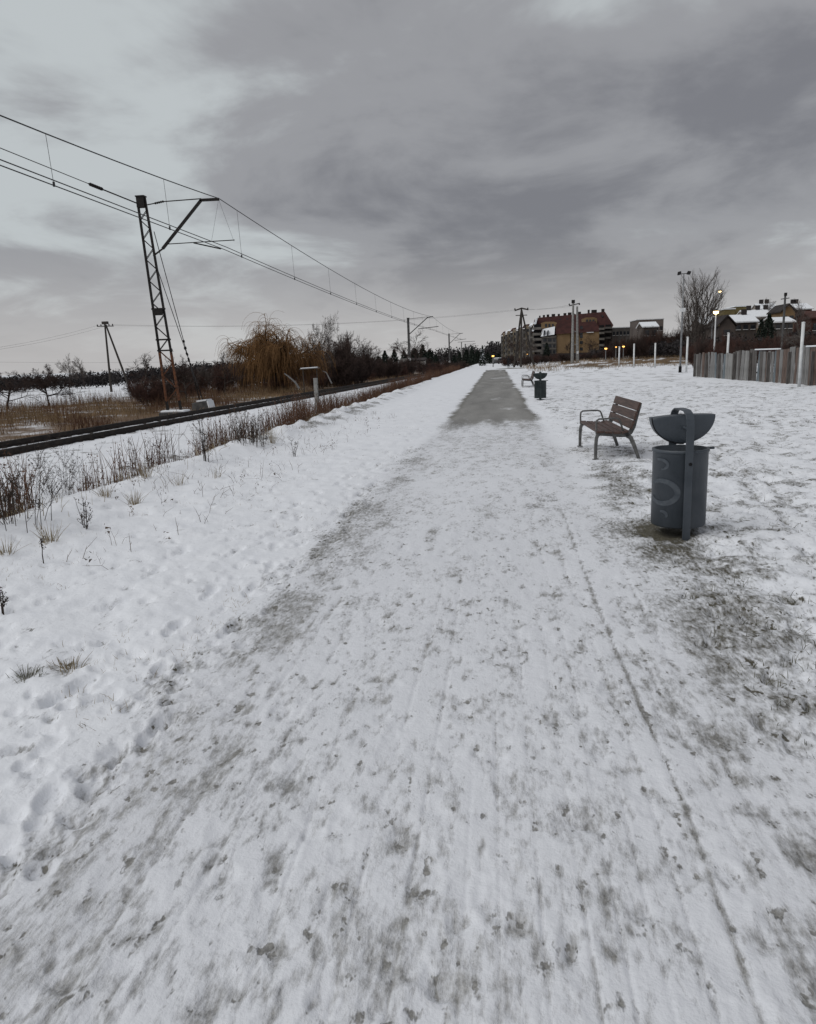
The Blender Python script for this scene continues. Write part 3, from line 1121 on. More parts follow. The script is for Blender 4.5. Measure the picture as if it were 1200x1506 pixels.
# ------------------------------------------------------------------ utility poles
ap = thing('utility_pole', 'tarred wooden A-frame power pole in the field far left', 'power pole')
Ya = 94.0
xa, _, za = at_u(158, Ya)
ap.location = (xa, Ya, za)
ha = WY(160, 474, Ya)[2] - za
MB().tube([(0, 0, 0), (.15, 0, ha)], [.16, .11], 8).build('pole', M_TAR, ap)
MB().tube([(WY(188, 560, Ya)[0] - xa, .5, 0), (.25, .05, ha - .3)], [.16, .11], 8).build('brace_pole', M_TAR, ap)
MB().bar((-.95, 0, ha - .45), (1.3, 0, ha - .5), .12, .1).build('cross_arm', M_TAR, ap)
MB().box((.2, 0, ha - .05), (.75, .4, .35)).build('pole_head', M_TAR, ap)
for x_ in (-.9, -.4, .7, 1.2):
    MB().lathe([(0, 0), (.06, 0), (.08, .1), (.05, .2), (0, .22)], 8, (x_, 0, ha - .42)).build('insulator', M_STEEL, ap)

tp = thing('tripod_pole', 'three-legged wooden power pole before the apartment block', 'power pole')
Yt = 122.0
xt, _, zt3 = at_u(766, Yt)
tp.location = (xt, Yt, zt3)
ht = WY(767, 455, Yt)[2] - zt3
for fx, fy in ((WY(756, 540, Yt)[0] - xt, 1.2), (0, -.4), (WY(786, 537, Yt)[0] - xt, .6)):
    MB().tube([(fx, fy, -.1), (.12, 0, ht)], [.17, .12], 8).build('leg', M_TAR, tp)
MB().bar((-.8, 0, ht - .9), (1.0, 0, ht - .9), .14, .12).build('cross_arm', M_TAR, tp)
MB().bar((-.95, 0, ht - .15), (.2, 0, ht + .2), .12, .2).bar((.1, 0, ht + .2), (1.2, 0, ht - .1), .12, .2).build('bracket', M_TAR, tp)
for x_ in (-.9, 0.1, 1.1):
    MB().lathe([(0, 0), (.09, 0), (.11, .12), (.06, .28), (0, .3)], 8, (x_, 0, ht - .05)).build('insulator', M_STEEL, tp)

dp = thing('twin_pole', 'pair of grey concrete power poles in front of the ochre apartment wall', 'power pole')
Yd = 122.0
xd, _, zd = at_u(845, Yd)
dp.location = (xd, Yd, zd)
hd = WY(843, 444, Yd)[2] - zd
MB().tube([(-.35, 0, -.1), (-.30, 0, hd)], [.26, .15], 8).build('pole', M_CONC, dp)
MB().tube([(.48, .3, -.1), (.32, .1, hd - .7)], [.26, .15], 8).build('pole', M_CONC, dp)
MB().bar((-.9, 0, hd - .55), (.7, 0, hd - .25), .12, .14).build('cross_arm', M_STEEL, dp)
MB().box((-.3, 0, hd + .05), (.5, .3, .5)).build('pole_head', M_STEEL, dp)
for z_ in (3.0, 5.0, 7.6):
    MB().bar((-.34, .1, z_), (.44, .1, z_ - .3), .1, .12).build('spacer', M_CONC, dp)
MB().box((.45, .02, 1.6), (.3, .05, .4)).build('notice_plate', M_WHITE, dp)
for x_ in (-.9, .65):
    MB().lathe([(0, 0), (.09, 0), (.11, .12), (.06, .28), (0, .3)], 8, (x_, 0, hd - .5)).build('insulator', M_STEEL, dp)


def power(label, a, b, sag, n, sp, rad=.012):
    base = np.array(a)
    r_ = thing('power_line', label, 'power line', tuple(base))
    for k in range(n):
        P = span(np.array(a) + [sp[k], 0, 0], np.array(b) + [sp[k], 0, 0], sag * (1 + .05 * k), 30) - base
        V, F_ = tubes_np(P[None], np.full((1, 30), rad), 3)
        link('wire', mesh_np('wire', V, F_), r_, M_WIRE)


pa = (xa, Ya, za + ha - .3)
power('power wires running from the A-frame pole to the three-legged pole', pa, (xt, Yt, zt3 + ht), 1.0, 2, (-.9, 1.0), .010)
lf = WY(-160, 530, 60.0)
power('power wires leaving the A-frame pole towards the left edge', pa, tuple(lf), .6, 2, (-.8, .9), .010)
lf2 = WY(-100, 531, 190.0)
power('thin far power line low over the left field', tuple(lf2), tuple(WY(345, 531, 190.0)), .4, 1, (0,), .02)
power('power wires between the three-legged pole and the twin poles', (xt, Yt, zt3 + ht), (xd, Yd, zd + hd - .4), .25, 2, (-.6, .8), .012)

# ------------------------------------------------------------------ litter bins
def make_bin(name, label, loc, rz, paint, paint2, graffiti, hood_turn=0.0):
    r_ = thing(name, label, 'litter bin', loc, rz, 'litter bins along the path')
    R = .232
    body = MB().lathe([(0, .085), (R - .01, .085), (R, .095), (R, .735), (R + .008, .74), (R + .008, .765), (R - .012, .765), (R - .014, .11), (0, .11)], 48)
    b = body.build('body', paint, r_, True)
    for p in b.data.polygons:
        p.use_smooth = abs(p.normal.z) < .6
    # two flat uprights joined over the hood
    bar = MB()
    w = .066
    th = .012
    path_ = [(-R - .024, -.02), (-R - .024, .98), (-R - .012, 1.03), (-R + .03, 1.075), (-R + .10, 1.10), (0, 1.105), (R - .10, 1.10), (R - .03, 1.075), (R + .012, 1.03), (R + .024, .98), (R + .024, -.02)]
    V, Fc = [], []
    for i, (y, z) in enumerate(path_):
        a, c = path_[max(i - 1, 0)], path_[min(i + 1, len(path_) - 1)]
        t = Vector((0, c[0] - a[0], c[1] - a[1])).normalized()
        nrm = Vector((0, -t.z, t.y))
        for sx in (-1, 1):
            for sn in (-1, 1):
                V.append((sx * w / 2, y + nrm.y * sn * th / 2, z + nrm.z * sn * th / 2))
    for i in range(len(path_) - 1):
        a = i * 4
        c = a + 4
        Fc += [(a, a + 1, c + 1, c), (a + 2, c + 2, c + 3, a + 3), (a, c, c + 2, a + 2), (a + 1, a + 3, c + 3, c + 1)]
    Fc += [(0, 2, 3, 1), (len(V) - 4, len(V) - 3, len(V) - 1, len(V) - 2)]
    fr = bar.add(V, Fc).build('frame', paint2, r_, bevel=.003)
    for y in (-R - .031, R + .031):
        bo = MB().lathe([(0, -.006), (.014, -.006), (.014, .006), (0, .006)], 12).build('bolt', M_BLACK, fr)
        bo.location = (0.01, y, .655)
        bo.rotation_euler = (math.pi / 2, 0, 0)
    # drum shaped hood: rounded below, nearly flat on top
    Rh = .268
    n = 28
    prof = []
    for k in range(n + 1):
        a = math.pi + math.pi * k / n
        prof.append((Rh * math.cos(a), .235 * math.sin(a)))
    for k in range(1, 12):
        s_ = -1 + 2 * k / 12
        prof.append((-Rh * s_, .012 * (1 - s_ * s_)))
    D = R - .016
    V, Fc = [], []
    m_ = len(prof)
    rows = ((-.072, .50), (-.070, .80), (-.066, .95), (-.060, .99), (-.052, 1.0), (.052, 1.0), (.060, .99), (.066, .95), (.070, .80), (.072, .50))
    for y, q in rows:
        V += [(a * q, y, c * q) for a, c in prof]
    for i in range(len(rows) - 1):
        for k in range(m_):
            k2 = (k + 1) % m_
            Fc.append((i * m_ + k, i * m_ + k2, (i + 1) * m_ + k2, (i + 1) * m_ + k))
    Fc += [tuple(range(m_))[::-1], tuple(range(9 * m_, 10 * m_))]
    h = MB().add(V, Fc).build('hood', paint2, r_)
    for p in h.data.polygons:
        p.use_smooth = True
    h.location = (0, 0, 1.045)
    h.rotation_euler = (0, hood_turn, 0)
    for s_ in (-1, 1):   # dark rim of the open ends' sheet
        ed = MB()
        pts = [(s_ * 0 + a * 1.004, -.055, c * 1.004) for a, c in prof[:n // 2 + 1]]
        if s_ < 0:
            ed.tube(pts, .006, 5).build('hood_edge', M_BLACK, h)
    MB().tube([(0, -R - .02, .95), (0, R + .02, .95)], .014, 8).build('axle', paint2, r_)
    MB().box((R + .035, .05, .752), (.075, .03, .022)).build('latch', paint2, r_, bevel=.004)
    if graffiti:
        def stroke(pts, wd):
            """pts: angle round the body, height; ribbon just proud of the paint"""
            V, Fc = [], []
            for i, (a, z) in enumerate(pts):
                p0, p1 = pts[max(i - 1, 0)], pts[min(i + 1, len(pts) - 1)]
                t = Vector(((p1[0] - p0[0]) * R, p1[1] - p0[1])).normalized()
                k = wd * (0.5 + .5 * math.sin(math.pi * (i + .6) / (len(pts) + .2)))
                for s_ in (-1, 1):
                    aa = a - s_ * t.y * k / 2 / R
                    z2 = z + s_ * t.x * k / 2
                    V.append((math.cos(aa) * (R + .0025), math.sin(aa) * (R + .0025), z2))
            for i in range(len(pts) - 1):
                Fc.append((2 * i, 2 * i + 2, 2 * i + 3, 2 * i + 1))
            return MB().add(V, Fc).build('graffiti', M_GRAF, b, True)
        c_ = -math.pi / 2 - .95
        stroke([(c_ + .62 * math.sin(q), .40 + .10 * math.cos(q) - .0) for q in np.linspace(-.9, 4.2, 26)], .05)
        stroke([(c_ - .12 + .35 * math.sin(q), .64 + .045 * math.cos(q)) for q in np.linspace(-.6, 2.9, 14)], .028)
        stroke([(c_ + .05 + .2 * math.sin(q), .20 + .03 * math.cos(q)) for q in np.linspace(-.4, 2.2, 8)], .03)
    return r_


pb = GZ(1007, 793, tz(1.6, 6.45))
bin1 = make_bin('litter_bin', 'blue-grey round litter bin with tilted half-drum hood, large beside the near bench', (pb[0] - .005, pb[1] + .25, tz(pb[0], pb[1] + .25)), math.radians(3.0), M_BIN, M_BIN, True, math.radians(-2))
pb2 = ground_px(795, 589)
make_bin('litter_bin', 'small dark green litter bin with half-drum hood, beside the far bench', (pb2[0], pb2[1] + .2, tz(pb2[0], pb2[1] + .2)), 0.0, M_BIND, M_BIND, False)


# ------------------------------------------------------------------ benches
def make_bench(label, loc, rz, L):
    r_ = thing('park_bench', label, 'bench', loc, rz, 'benches along the path')
    # local: x away from the path (back), y along the bench
    def frame(y):
        pts_leg_f = [(0.0, 0.0), (0.0, .20), (.012, .36), (.05, .415)]
        f = MB()

        def sweep(poly, w0, w1, th=.05):
            V, Fc = [], []
            n_ = len(poly)
            for i, (x, z) in enumerate(poly):
                a, c = poly[max(i - 1, 0)], poly[min(i + 1, n_ - 1)]
                t = Vector((c[0] - a[0], c[1] - a[1])).normalized()
                k = (w0 + (w1 - w0) * i / (n_ - 1)) / 2
                for sy in (-1, 1):
                    for sn in (-1, 1):
                        V.append((x - t.y * k * sn, y + sy * th / 2, z + t.x * k * sn))
            for i in range(n_ - 1):
                a = 4 * i
                c = a + 4
                Fc.extend([(a, a + 1, c + 1, c), (a + 2, c + 2, c + 3, a + 3), (a, c, c + 2, a + 2), (a + 1, a + 3, c + 3, c + 1)])
            Fc.extend([(0, 2, 3, 1), (len(V) - 4, len(V) - 3, len(V) - 1, len(V) - 2)])
            return MB().add(V, Fc)
        fo_ = sweep([(0.005, 0.0), (0.005, .20), (.012, .33), (.03, .385), (.07, .408)], .045, .055).build('front_leg', M_CAST, r_, bevel=.006)
        sweep([(.05, .405), (.20, .395), (.36, .380), (.50, .385)], .055, .075).build('seat_rail', M_CAST, r_, bevel=.006)
        sweep([(.46, .385), (.53, .33), (.58, .22), (.66, .0)], .075, .045).build('back_leg', M_CAST, r_, bevel=.006)
        sweep([(.44, .375), (.52, .42), (.565, .50), (.60, .62), (.665, .86)], .085, .035).build('back_upright', M_CAST, r_, bevel=.006)
        sweep([(.012, .40), (.008, .55), (.014, .605), (.045, .63), (.30, .635), (.345, .62), (.365, .585), (.42, .42)], .026, .024, .04).build('armrest', M_CAST, r_, bevel=.005)
        MB().box((.005, y, .008), (.09, .07, .016)).build('foot_plate', M_CAST, fo_)
    for y in (.09, L - .09):
        frame(y)
    for x, z, w, tl in ((.06, .437, .105, -.03), (.185, .428, .105, -.05), (.31, .420, .105, -.05), (.43, .430, .10, .25)):
        MB().box((x, L / 2, z), (w, L, .034), 0, 0, -tl).build('seat_slat', M_WOOD, r_, bevel=.006)
    for k, (x, z) in enumerate(((.535, .535), (.577, .672), (.620, .81))):
        MB().box((x, L / 2, z), (.034, L, .132), 0, 0, .30).build('back_slat', M_WOOD, r_, bevel=.006)
    return r_


bp1 = GZ(876, 677, tz(1.48, 11.5))
make_bench('brown slatted bench with grey metal armrests, nearest, behind the blue-grey bin', (bp1[0], bp1[1] - .05, tz(bp1[0], bp1[1])), math.radians(1.5), 1.95)
bp2 = ground_px(769, 570)
make_bench('small distant slatted bench beside the dark green bin', (bp2[0], bp2[1], tz(bp2[0], bp2[1])), 0, 1.95)
# ------------------------------------------------------------------ bare trees
def grow(rng, P, out, p, d, L, r, lv):
    n = P['n'][lv]
    pts = [np.array(p, float)]
    d = np.array(d, float)
    for i in range(n - 1):
        d = d + rng.normal(0, P['wob'][lv], 3)
        d[2] += P['trop'][lv]
        d /= np.linalg.norm(d)
        pts.append(pts[-1] + d * L / (n - 1))
    r1 = r * P['tap'][lv]
    out[lv].append((np.array(pts), np.linspace(r, r1, n)))
    if lv + 1 >= len(P['n']):
        return
    k = P['kids'][lv]
    k = rng.poisson(k) if k > 4 else int(round(k + rng.normal(0, .4)))
    for c in range(max(k, 1)):
        t = P['t0'][lv] + (1 - P['t0'][lv]) * ((c + rng.uniform(0, 1)) / max(k, 1))
        q = min(t * (n - 1), n - 1.001)
        i = int(q)
        pos = pts[i] + (pts[i + 1] - pts[i]) * (q - i)
        ax = pts[i + 1] - pts[i]
        ax /= np.linalg.norm(ax)
        rv = rng.normal(0, 1, 3)
        rv -= ax * rv.dot(ax)
        rv /= np.linalg.norm(rv) + 1e-9
        an = P['ang'][lv] * rng.uniform(.7, 1.3)
        nd = ax * math.cos(an) + rv * math.sin(an)
        cl = L * P['len'][lv] * rng.uniform(.7, 1.25) * (1.15 - P.get('apex', .5) * t)
        cr = max(min((r + (r1 - r) * t) * .75, r * P['rad'][lv]), P['rmin'])
        grow(rng, P, out, pos, nd, cl, cr, lv + 1)


def tree_mesh(name, seed, P, trunk_levels):
    rng = np.random.default_rng(seed)
    out = [[] for _ in P['n']]
    for (p, d, L, r) in P['start'](rng):
        grow(rng, P, out, p, d, L, r, 0)
    parts = {0: [], 1: []}
    for lv, lst in enumerate(out):
        if not lst:
            continue
        V, F_ = tubes_np(np.array([a for a, b in lst]), np.array([b for a, b in lst]), 6 if lv == 0 else 4 if lv == 1 else 3)
        parts[0 if lv < trunk_levels else 1].append((V, F_))
    ms = []
    for k, nm in ((0, 'trunk'), (1, 'crown')):
        V, F_ = join_np(parts[k])
        ms.append(mesh_np(name + '_' + nm, V, F_))
    return ms


def put_tree(name, label, cat, meshes, mats_, loc, rz=0, sc=(1, 1, 1), group=None):
    r_ = thing(name, label, cat, loc, rz, group)
    r_.scale = sc
    for me, nm, m_ in zip(meshes, ('trunk', 'crown'), mats_):
        if not me.materials:
            me.materials.append(m_)
        o = link(nm, me, r_)
        if me.materials[0] != m_:
            o.material_slots[0].link = 'OBJECT'
            o.material_slots[0].material = m_
    return r_


one = lambda L, r, lean_=(0, 0): (lambda rng: [((0, 0, -.1), (lean_[0], lean_[1], 1), L, r)])
P_ROUND = dict(n=[5, 5, 4, 4, 3], wob=[.06, .14, .2, .22, .2], trop=[.05, .06, .03, .02, 0], tap=[.45, .4, .4, .4, .5], kids=[8, 8, 8, 7], t0=[.30, .25, .15, .1],
               ang=[.75, .7, .7, .7], len=[.72, .55, .48, .5], rad=[.5, .5, .45, .5], rmin=.007, start=one(4.2, .10))
P_POP = dict(n=[6, 6, 5, 4], wob=[.03, .06, .09, .12], trop=[.05, .16, .14, .1], tap=[.35, .35, .35, .4], kids=[16, 11, 7], t0=[.14, .12, .1],
             ang=[.75, .55, .55], len=[.60, .40, .42], rad=[.36, .42, .5], rmin=.010, start=lambda rng: [((dx, dy, -.1), (sx, sy, 1), 8.2, .15) for dx, dy, sx, sy in ((0, 0, .05, 0), (.5, .3, .18, .1), (-.6, .2, -.2, -.1), (.1, -.4, .0, .05), (1.0, 0, .3, 0))])
P_FRUIT = dict(n=[4, 5, 5, 4, 3], wob=[.1, .22, .3, .3, .3], trop=[.05, .03, .05, .06, .05], tap=[.6, .45, .4, .4, .5], kids=[6, 7, 8, 6], t0=[.4, .2, .15, .1],
               ang=[1.0, .75, .8, .7], len=[1.15, .6, .5, .5], rad=[.6, .5, .45, .5], rmin=.006, start=one(1.6, .06))
P_WILL = dict(n=[4, 7, 5, 10], wob=[.08, .14, .2, .10], trop=[.05, -.02, -.02, -.42], tap=[.7, .35, .4, .5], kids=[12, 15, 15], t0=[.40, .18, .15],
              ang=[.75, .8, .8], len=[1.25, .42, 1.45], rad=[.5, .4, .3], rmin=.012, apex=.3, start=one(3.0, .28))
P_SHRUB = dict(n=[5, 5, 4, 3], wob=[.10, .18, .22, .25], trop=[.06, .07, .05, .03], tap=[.4, .4, .4, .5], kids=[9, 8, 6], t0=[.12, .1, .1],
               ang=[.55, .6, .65], len=[.55, .5, .5], rad=[.6, .55, .6], rmin=.008,
               start=lambda rng: [((rng.normal(0, .3), rng.normal(0, .3), -.1), (rng.normal(0, .40), rng.normal(0, .40), 1), rng.uniform(1.6, 2.6), .03) for _ in range(13)])

P_DENSE = dict(P_SHRUB)
P_DENSE['kids'] = [10, 9, 6]
P_DENSE['start'] = lambda rng: [((rng.normal(0, .35), rng.normal(0, .35), -.1), (rng.normal(0, .42), rng.normal(0, .42), 1), rng.uniform(1.5, 2.6), .03) for _ in range(20)]
T_dense = tree_mesh('dense_shrub', 12, P_DENSE, 1)
T_round = [tree_mesh('round_tree', s, P_ROUND, 2) for s in (3, 8)]
T_pop = tree_mesh('poplar', 5, P_POP, 2)
T_fruit = [tree_mesh('fruit_tree', s, P_FRUIT, 2) for s in (4, 9, 14)]
T_will = tree_mesh('willow', 21, P_WILL, 2)
T_shrub = [tree_mesh('shrub', s, P_SHRUB, 1) for s in (2, 6, 10, 15)]


def dims(ms):
    c = np.concatenate([np.array([v.co[:] for v in m.vertices]) for m in ms])
    return c.min(0), c.max(0)


DIM = {}
for k_, t_ in [('round0', T_round[0]), ('round1', T_round[1]), ('pop', T_pop), ('will', T_will), ('dense', T_dense)] + [('fruit%d' % i, T_fruit[i]) for i in range(3)] + [('shrub%d' % i, T_shrub[i]) for i in range(4)]:
    DIM[k_] = (t_, *dims(t_))


def tree_at(key, name, label, cat, u0, u1, vtop, y, mats_, rz=0.0, group=None, vbase=None):
    """tree whose crown spans the columns u0..u1 and tops out at row vtop when it stands y metres away"""
    t_, lo_, hi_ = DIM[key]
    uc = (u0 + u1) / 2
    x, _, z = at_u(uc, y)
    top = WY(uc, vtop, y)[2]
    h = top - z
    w = WY(u1, vtop, y)[0] - WY(u0, vtop, y)[0]
    sz = h / hi_[2]
    sx = w / ((hi_[0] - lo_[0] + hi_[1] - lo_[1]) / 2)
    return put_tree(name, label, cat, t_, mats_, (x, y, z), rz, (sx, sx, sz), group)


tree_at('will', 'willow_tree', 'ochre weeping willow with hanging bare twigs behind the track', 'willow', 318, 484, 459, 62, (M_BARK, M_WILL), .4)
tree_at('round1', 'bare_tree', 'tall thin leafless tree between the willow and the dark round shrub', 'tree', 432, 496, 457, 66, (M_BARK, M_TWIGG), 1.9)
tree_at('round0', 'bare_tree', 'round-crowned leafless tree behind the concrete railway mast', 'tree', 566, 632, 484, 135, (M_BARK, M_TWIG), .7)
tree_at('pop', 'poplar_tree', 'tall upright leafless poplar cluster behind the floodlight pole', 'tree', 970, 1068, 392, 105, (M_BARKG, M_TWIGG), .3)
tree_at('round0', 'bare_tree', 'left of a far pair of leafless trees on the left skyline', 'tree', 80, 112, 518, 170, (M_BARK, M_TWIGG), 2.2, 'pair of far trees left')
tree_at('round1', 'bare_tree', 'right of a far pair of leafless trees on the left skyline', 'tree', 106, 134, 522, 170, (M_BARK, M_TWIGG), .2, 'pair of far trees left')
fr = [('low spreading leafless tree before the snowy field at far left', 22, 104, 534, 52, 0), ('tangled leafless fruit tree just left of the lattice mast foot', 168, 252, 517, 46, 1), ('leafless fruit tree at the left frame edge', -40, 40, 545, 48, 2),
      ('thin leafless fruit tree just right of the lattice mast', 236, 300, 520, 48, 0), ('leafless sapling tree between the anchor block and the willow', 300, 352, 515, 56, 1)]
for i, (lb, a, b, v, y, k) in enumerate(fr):
    tree_at('fruit%d' % k, 'fruit_tree', lb, 'tree', a, b, v, y, (M_BARKG if i in (1, 3) else M_BARK, M_TWIG), i * 1.3)
# the dark round shrub and its neighbours
for i, (a, b, v, y, lb) in enumerate(((452, 500, 490, 74, 'dense dark round shrub, left part of the big clump right of the willow'), (478, 530, 486, 77, 'tallest dense dark shrub in the clump right of the willow'), (505, 550, 497, 80, 'dense dark shrub ending the clump right of the willow'), (486, 524, 492, 72, 'dense dark shrub in the front of the clump right of the willow'))):
    tree_at('dense', 'dense_shrub', lb, 'shrub', a - 16, b + 16, v - 2, y, (M_BARK, M_TWIG), i * 2.1)
# thicket behind the track
thr = random.Random(5)
TH_LAB = 'leafless brown shrub in the thicket behind the railway'
for i in range(54):
    u = 195 + (i + thr.random()) * 9.1
    y = 47 + (u - 195) * .16 + thr.uniform(-6, 14)
    vt = np.interp(u, [150, 250, 330, 400, 470, 560, 640, 700], [548, 541, 528, 520, 512, 520, 524, 524]) + thr.uniform(-3, 12)
    w = thr.uniform(34, 60) * (62 / y) ** .5 * (.8 if u < 330 else 1)
    tree_at('shrub%d' % (i % 4), 'thicket_shrub', TH_LAB, 'shrub', u - w / 2, u + w / 2, vt, y, (M_BARK, (M_TWIG, M_TWIGR, M_TWIGG if u < 340 else M_TWIG)[i % 3]), thr.uniform(0, 6), 'shrubs of the thicket behind the railway')
# lower reddish scrub hugging the far side of the track
SC_LAB = 'low reddish brown scrub along the far side of the track'
for i in range(44):
    y = 62 + i * 2.8 + thr.uniform(-2, 2)
    x = float(track_x(y)) - thr.uniform(5.0, 8.5)
    s_ = thr.uniform(.40, .62)
    put_tree('scrub_bush', SC_LAB, 'shrub', T_shrub[i % 4], (M_BARK, M_TWIGR), (x, y, tz(x, y)), thr.uniform(0, 6), (s_ * 1.3, s_ * 1.3, s_), 'scrub along the far side of the track')
# scrub before and around the apartment block and along the right edge of the field
RB_LAB = 'leafless brown bush in the hedge line before the buildings'
for i in range(46):
    u = 742 + i * 6.1 + thr.uniform(-2, 2)
    y = thr.uniform(132, 160)
    vt = np.interp(u, [740, 790, 880, 900, 960, 1010], [522, 522, 519, 496, 482, 474]) + thr.uniform(-5, 5)
    w = thr.uniform(16, 30)
    tree_at('shrub%d' % (i % 4), 'hedge_bush', RB_LAB, 'shrub', u - w / 2, u + w / 2, vt, y, (M_BARK, (M_TWIG, M_TWIGR, M_TWIG)[i % 3]), thr.uniform(0, 6), 'bushes in the hedge line before the buildings')
RC_LAB = 'leafless reddish bush behind the board fence'
for i in range(34):
    u = 1018 + i * 6.4 + thr.uniform(-2, 2)
    y = thr.uniform(62, 105)
    vt = np.interp(u, [1010, 1060, 1130, 1200], [500, 490, 492, 486]) + thr.uniform(-8, 8)
    w = thr.uniform(26, 46)
    tree_at('shrub%d' % (i % 4), 'fence_bush', RC_LAB, 'shrub', u - w / 2, u + w / 2, vt, y, (M_BARK, (M_TWIGR, M_TWIGR, M_TWIG)[i % 3]), thr.uniform(0, 6), 'bushes behind the board fence')
tree_at('round0', 'bare_tree', 'thin leafless tree before the left wing of the apartment block', 'tree', 742, 772, 486, 150, (M_BARK, M_TWIG), 1.0)
tree_at('round1', 'bare_tree', 'wispy leafless tree between the legs of the three-legged pole', 'tree', 760, 794, 492, 165, (M_BARK, M_TWIGG), 4.0)
tree_at('round1', 'bare_tree', 'thin leafless tree before the ochre wall left of the twin poles', 'tree', 826, 846, 494, 165, (M_BARK, M_TWIG), 2.0)
tree_at('round0', 'bare_tree', 'thin leafless tree before the ochre wall right of the twin poles', 'tree', 858, 884, 492, 165, (M_BARK, M_TWIG), 3.0)
tree_at('fruit1', 'pruned_tree', 'snow-dusted pruned tree rising behind the tall white post at far right', 'tree', 1138, 1212, 438, 70, (M_BARKG, M_TWIGG), 3.0)
tree_at('round1', 'bare_tree', 'hazy round leafless tree between the hilltop roofs', 'tree', 1106, 1136, 436, 190, (M_BARK, M_TWIGG), 3.0)


# ------------------------------------------------------------------ conifers and far woods
def conifer_mesh(seed, h=1.0, w=.34):
    rng = np.random.default_rng(seed)
    n = 1500
    t = rng.uniform(0, 1, n) ** .8
    a = rng.uniform(0, 2 * np.pi, n)
    lay = .72 + .28 * np.sin(t * 46 + 2.5 * np.sin(a * 3 + seed))
    rr = w * (1 - t) ** .85 * lay * np.sqrt(rng.uniform(.25, 1, n)) + .01
    c = np.stack([rr * np.cos(a), rr * np.sin(a), .06 + .94 * t * h - .25 * rr], -1)
    s = rng.uniform(.03, .07, n)[:, None, None] * (1.15 - .6 * t)[:, None, None]
    T = rng.normal(0, 1, (n, 3, 3))
    T[:, 0] += np.stack([np.cos(a), np.sin(a), -.4 + 0 * a], -1) * 1.5
    V = (c[:, None, :] + T * s * .6).reshape(-1, 3)
    F_ = np.arange(3 * n).reshape(-1, 3)
    tr = tubes_np(np.array([[[0, 0, -.02], [0, 0, .5], [0, 0, .95]]]), np.array([[.02, .012, .004]]), 6)
    return mesh_np('conifer_trunk', *tr), mesh_np('conifer_crown', V, F_)


CON = [conifer_mesh(s, 1, w) for s, w in ((1, .34), (2, .42), (3, .26))]


def conifer(u, vt, y, wd, k, label, group=None):
    x, _, z = at_u(u, y)
    h = WY(u, vt, y)[2] - z
    s_ = wd / FPX * y / (2 * (.34, .42, .26)[k])
    put_tree('conifer_tree', label, 'conifer', CON[k], (M_BARK, M_CONIF), (x, y, z), u, (s_, s_, h), group)


GL = 'dark green conifer in the clump behind the concrete railway mast'
for i, (u, vt, wd) in enumerate(((556, 524, 22), (566, 516, 24), (580, 514, 22), (594, 516, 24), (610, 512, 26), (622, 508, 28), (632, 514, 26), (641, 522, 20))):
    conifer(u, vt, 150 + i % 3 * 6, wd * 1.15, i % 2, GL, 'conifers behind the concrete railway mast')
GL = 'dark conifer in the far row at the end of the track'
for i, (u, vt, wd) in enumerate(((668, 522, 14), (676, 518, 14), (686, 514, 16), (694, 510, 15), (702, 516, 16), (717, 518, 16), (724, 522, 14), (733, 520, 18))):
    conifer(u, vt, 205 + i % 3 * 8, wd * 1.3, i % 2, GL, 'far conifers at the end of the track')
conifer(709.5, 508, 160, 10, 2, 'slim snow-dusted conifer standing by the end of the track')
slim = bpy.data.objects[[o.name for o in bpy.data.objects if o.get('label', '').startswith('slim snow-dusted')][0]]
rs = np.random.default_rng(4)
t_ = rs.uniform(.08, .8, 90)
a_ = rs.uniform(np.pi * .9, np.pi * 2.1, 90)
c_ = np.stack([.23 * (1 - t_) * np.cos(a_), .23 * (1 - t_) * np.sin(a_), .06 + .94 * t_ + .02], -1)
V = (c_[:, None, :] + rs.normal(0, 1, (90, 3, 3)) * [.05, .05, .018]).reshape(-1, 3)
link('snow', mesh_np('snow_patches', V, np.arange(270).reshape(-1, 3)), slim, M_SNOW)['kind'] = 'stuff'
conifer(804, 504, 190, 16, 0, 'dark conifer against the left balconies of the apartment block')
conifer(1128, 462, 120, 34, 1, 'broad dark evergreen on the hill below the hilltop roofs')
conifer(1117, 470, 122, 26, 1, 'smaller dark evergreen left of the broad one on the hill')


def wood(name, label, pts, hmin, hmax, n, seed, m_):
    """a far wood: many ragged crowns along a line, read as one mass"""
    rng = np.random.default_rng(seed)
    P_ = np.array(pts, float)
    seg = np.hypot(*np.diff(P_, axis=0).T)
    cum = np.concatenate([[0], np.cumsum(seg)])
    s = rng.uniform(0, cum[-1], n)
    x = np.interp(s, cum, P_[:, 0])
    y = np.interp(s, cum, P_[:, 1]) + rng.uniform(0, 25, n)
    z = terrain(x, y)
    q = 110
    h = rng.uniform(hmin, hmax, n) * (.75 + .5 * vnoise(s * .02, s * 0, seed))
    Vs = []
    d = rng.normal(0, 1, (n, q, 3))
    d /= np.linalg.norm(d, axis=2, keepdims=True)
    d *= rng.uniform(.3, 1, (n, q, 1))
    c = np.stack([x, y, z + h * .55], -1)[:, None, :] + d * np.stack([h * .45, h * .45, h * .5], -1)[:, None, :]
    T = rng.normal(0, 1, (n, q, 3, 3)) * (h * .055)[:, None, None, None]
    V = (c[:, :, None, :] + T).reshape(-1, 3)
    o = link(name, mesh_np(name, V, np.arange(len(V)).reshape(-1, 3)), None, m_)
    tag(o, label, None, None, 'stuff')


def farpt(u, y):
    p = WY(u, 525, y)
    return (p[0], y)


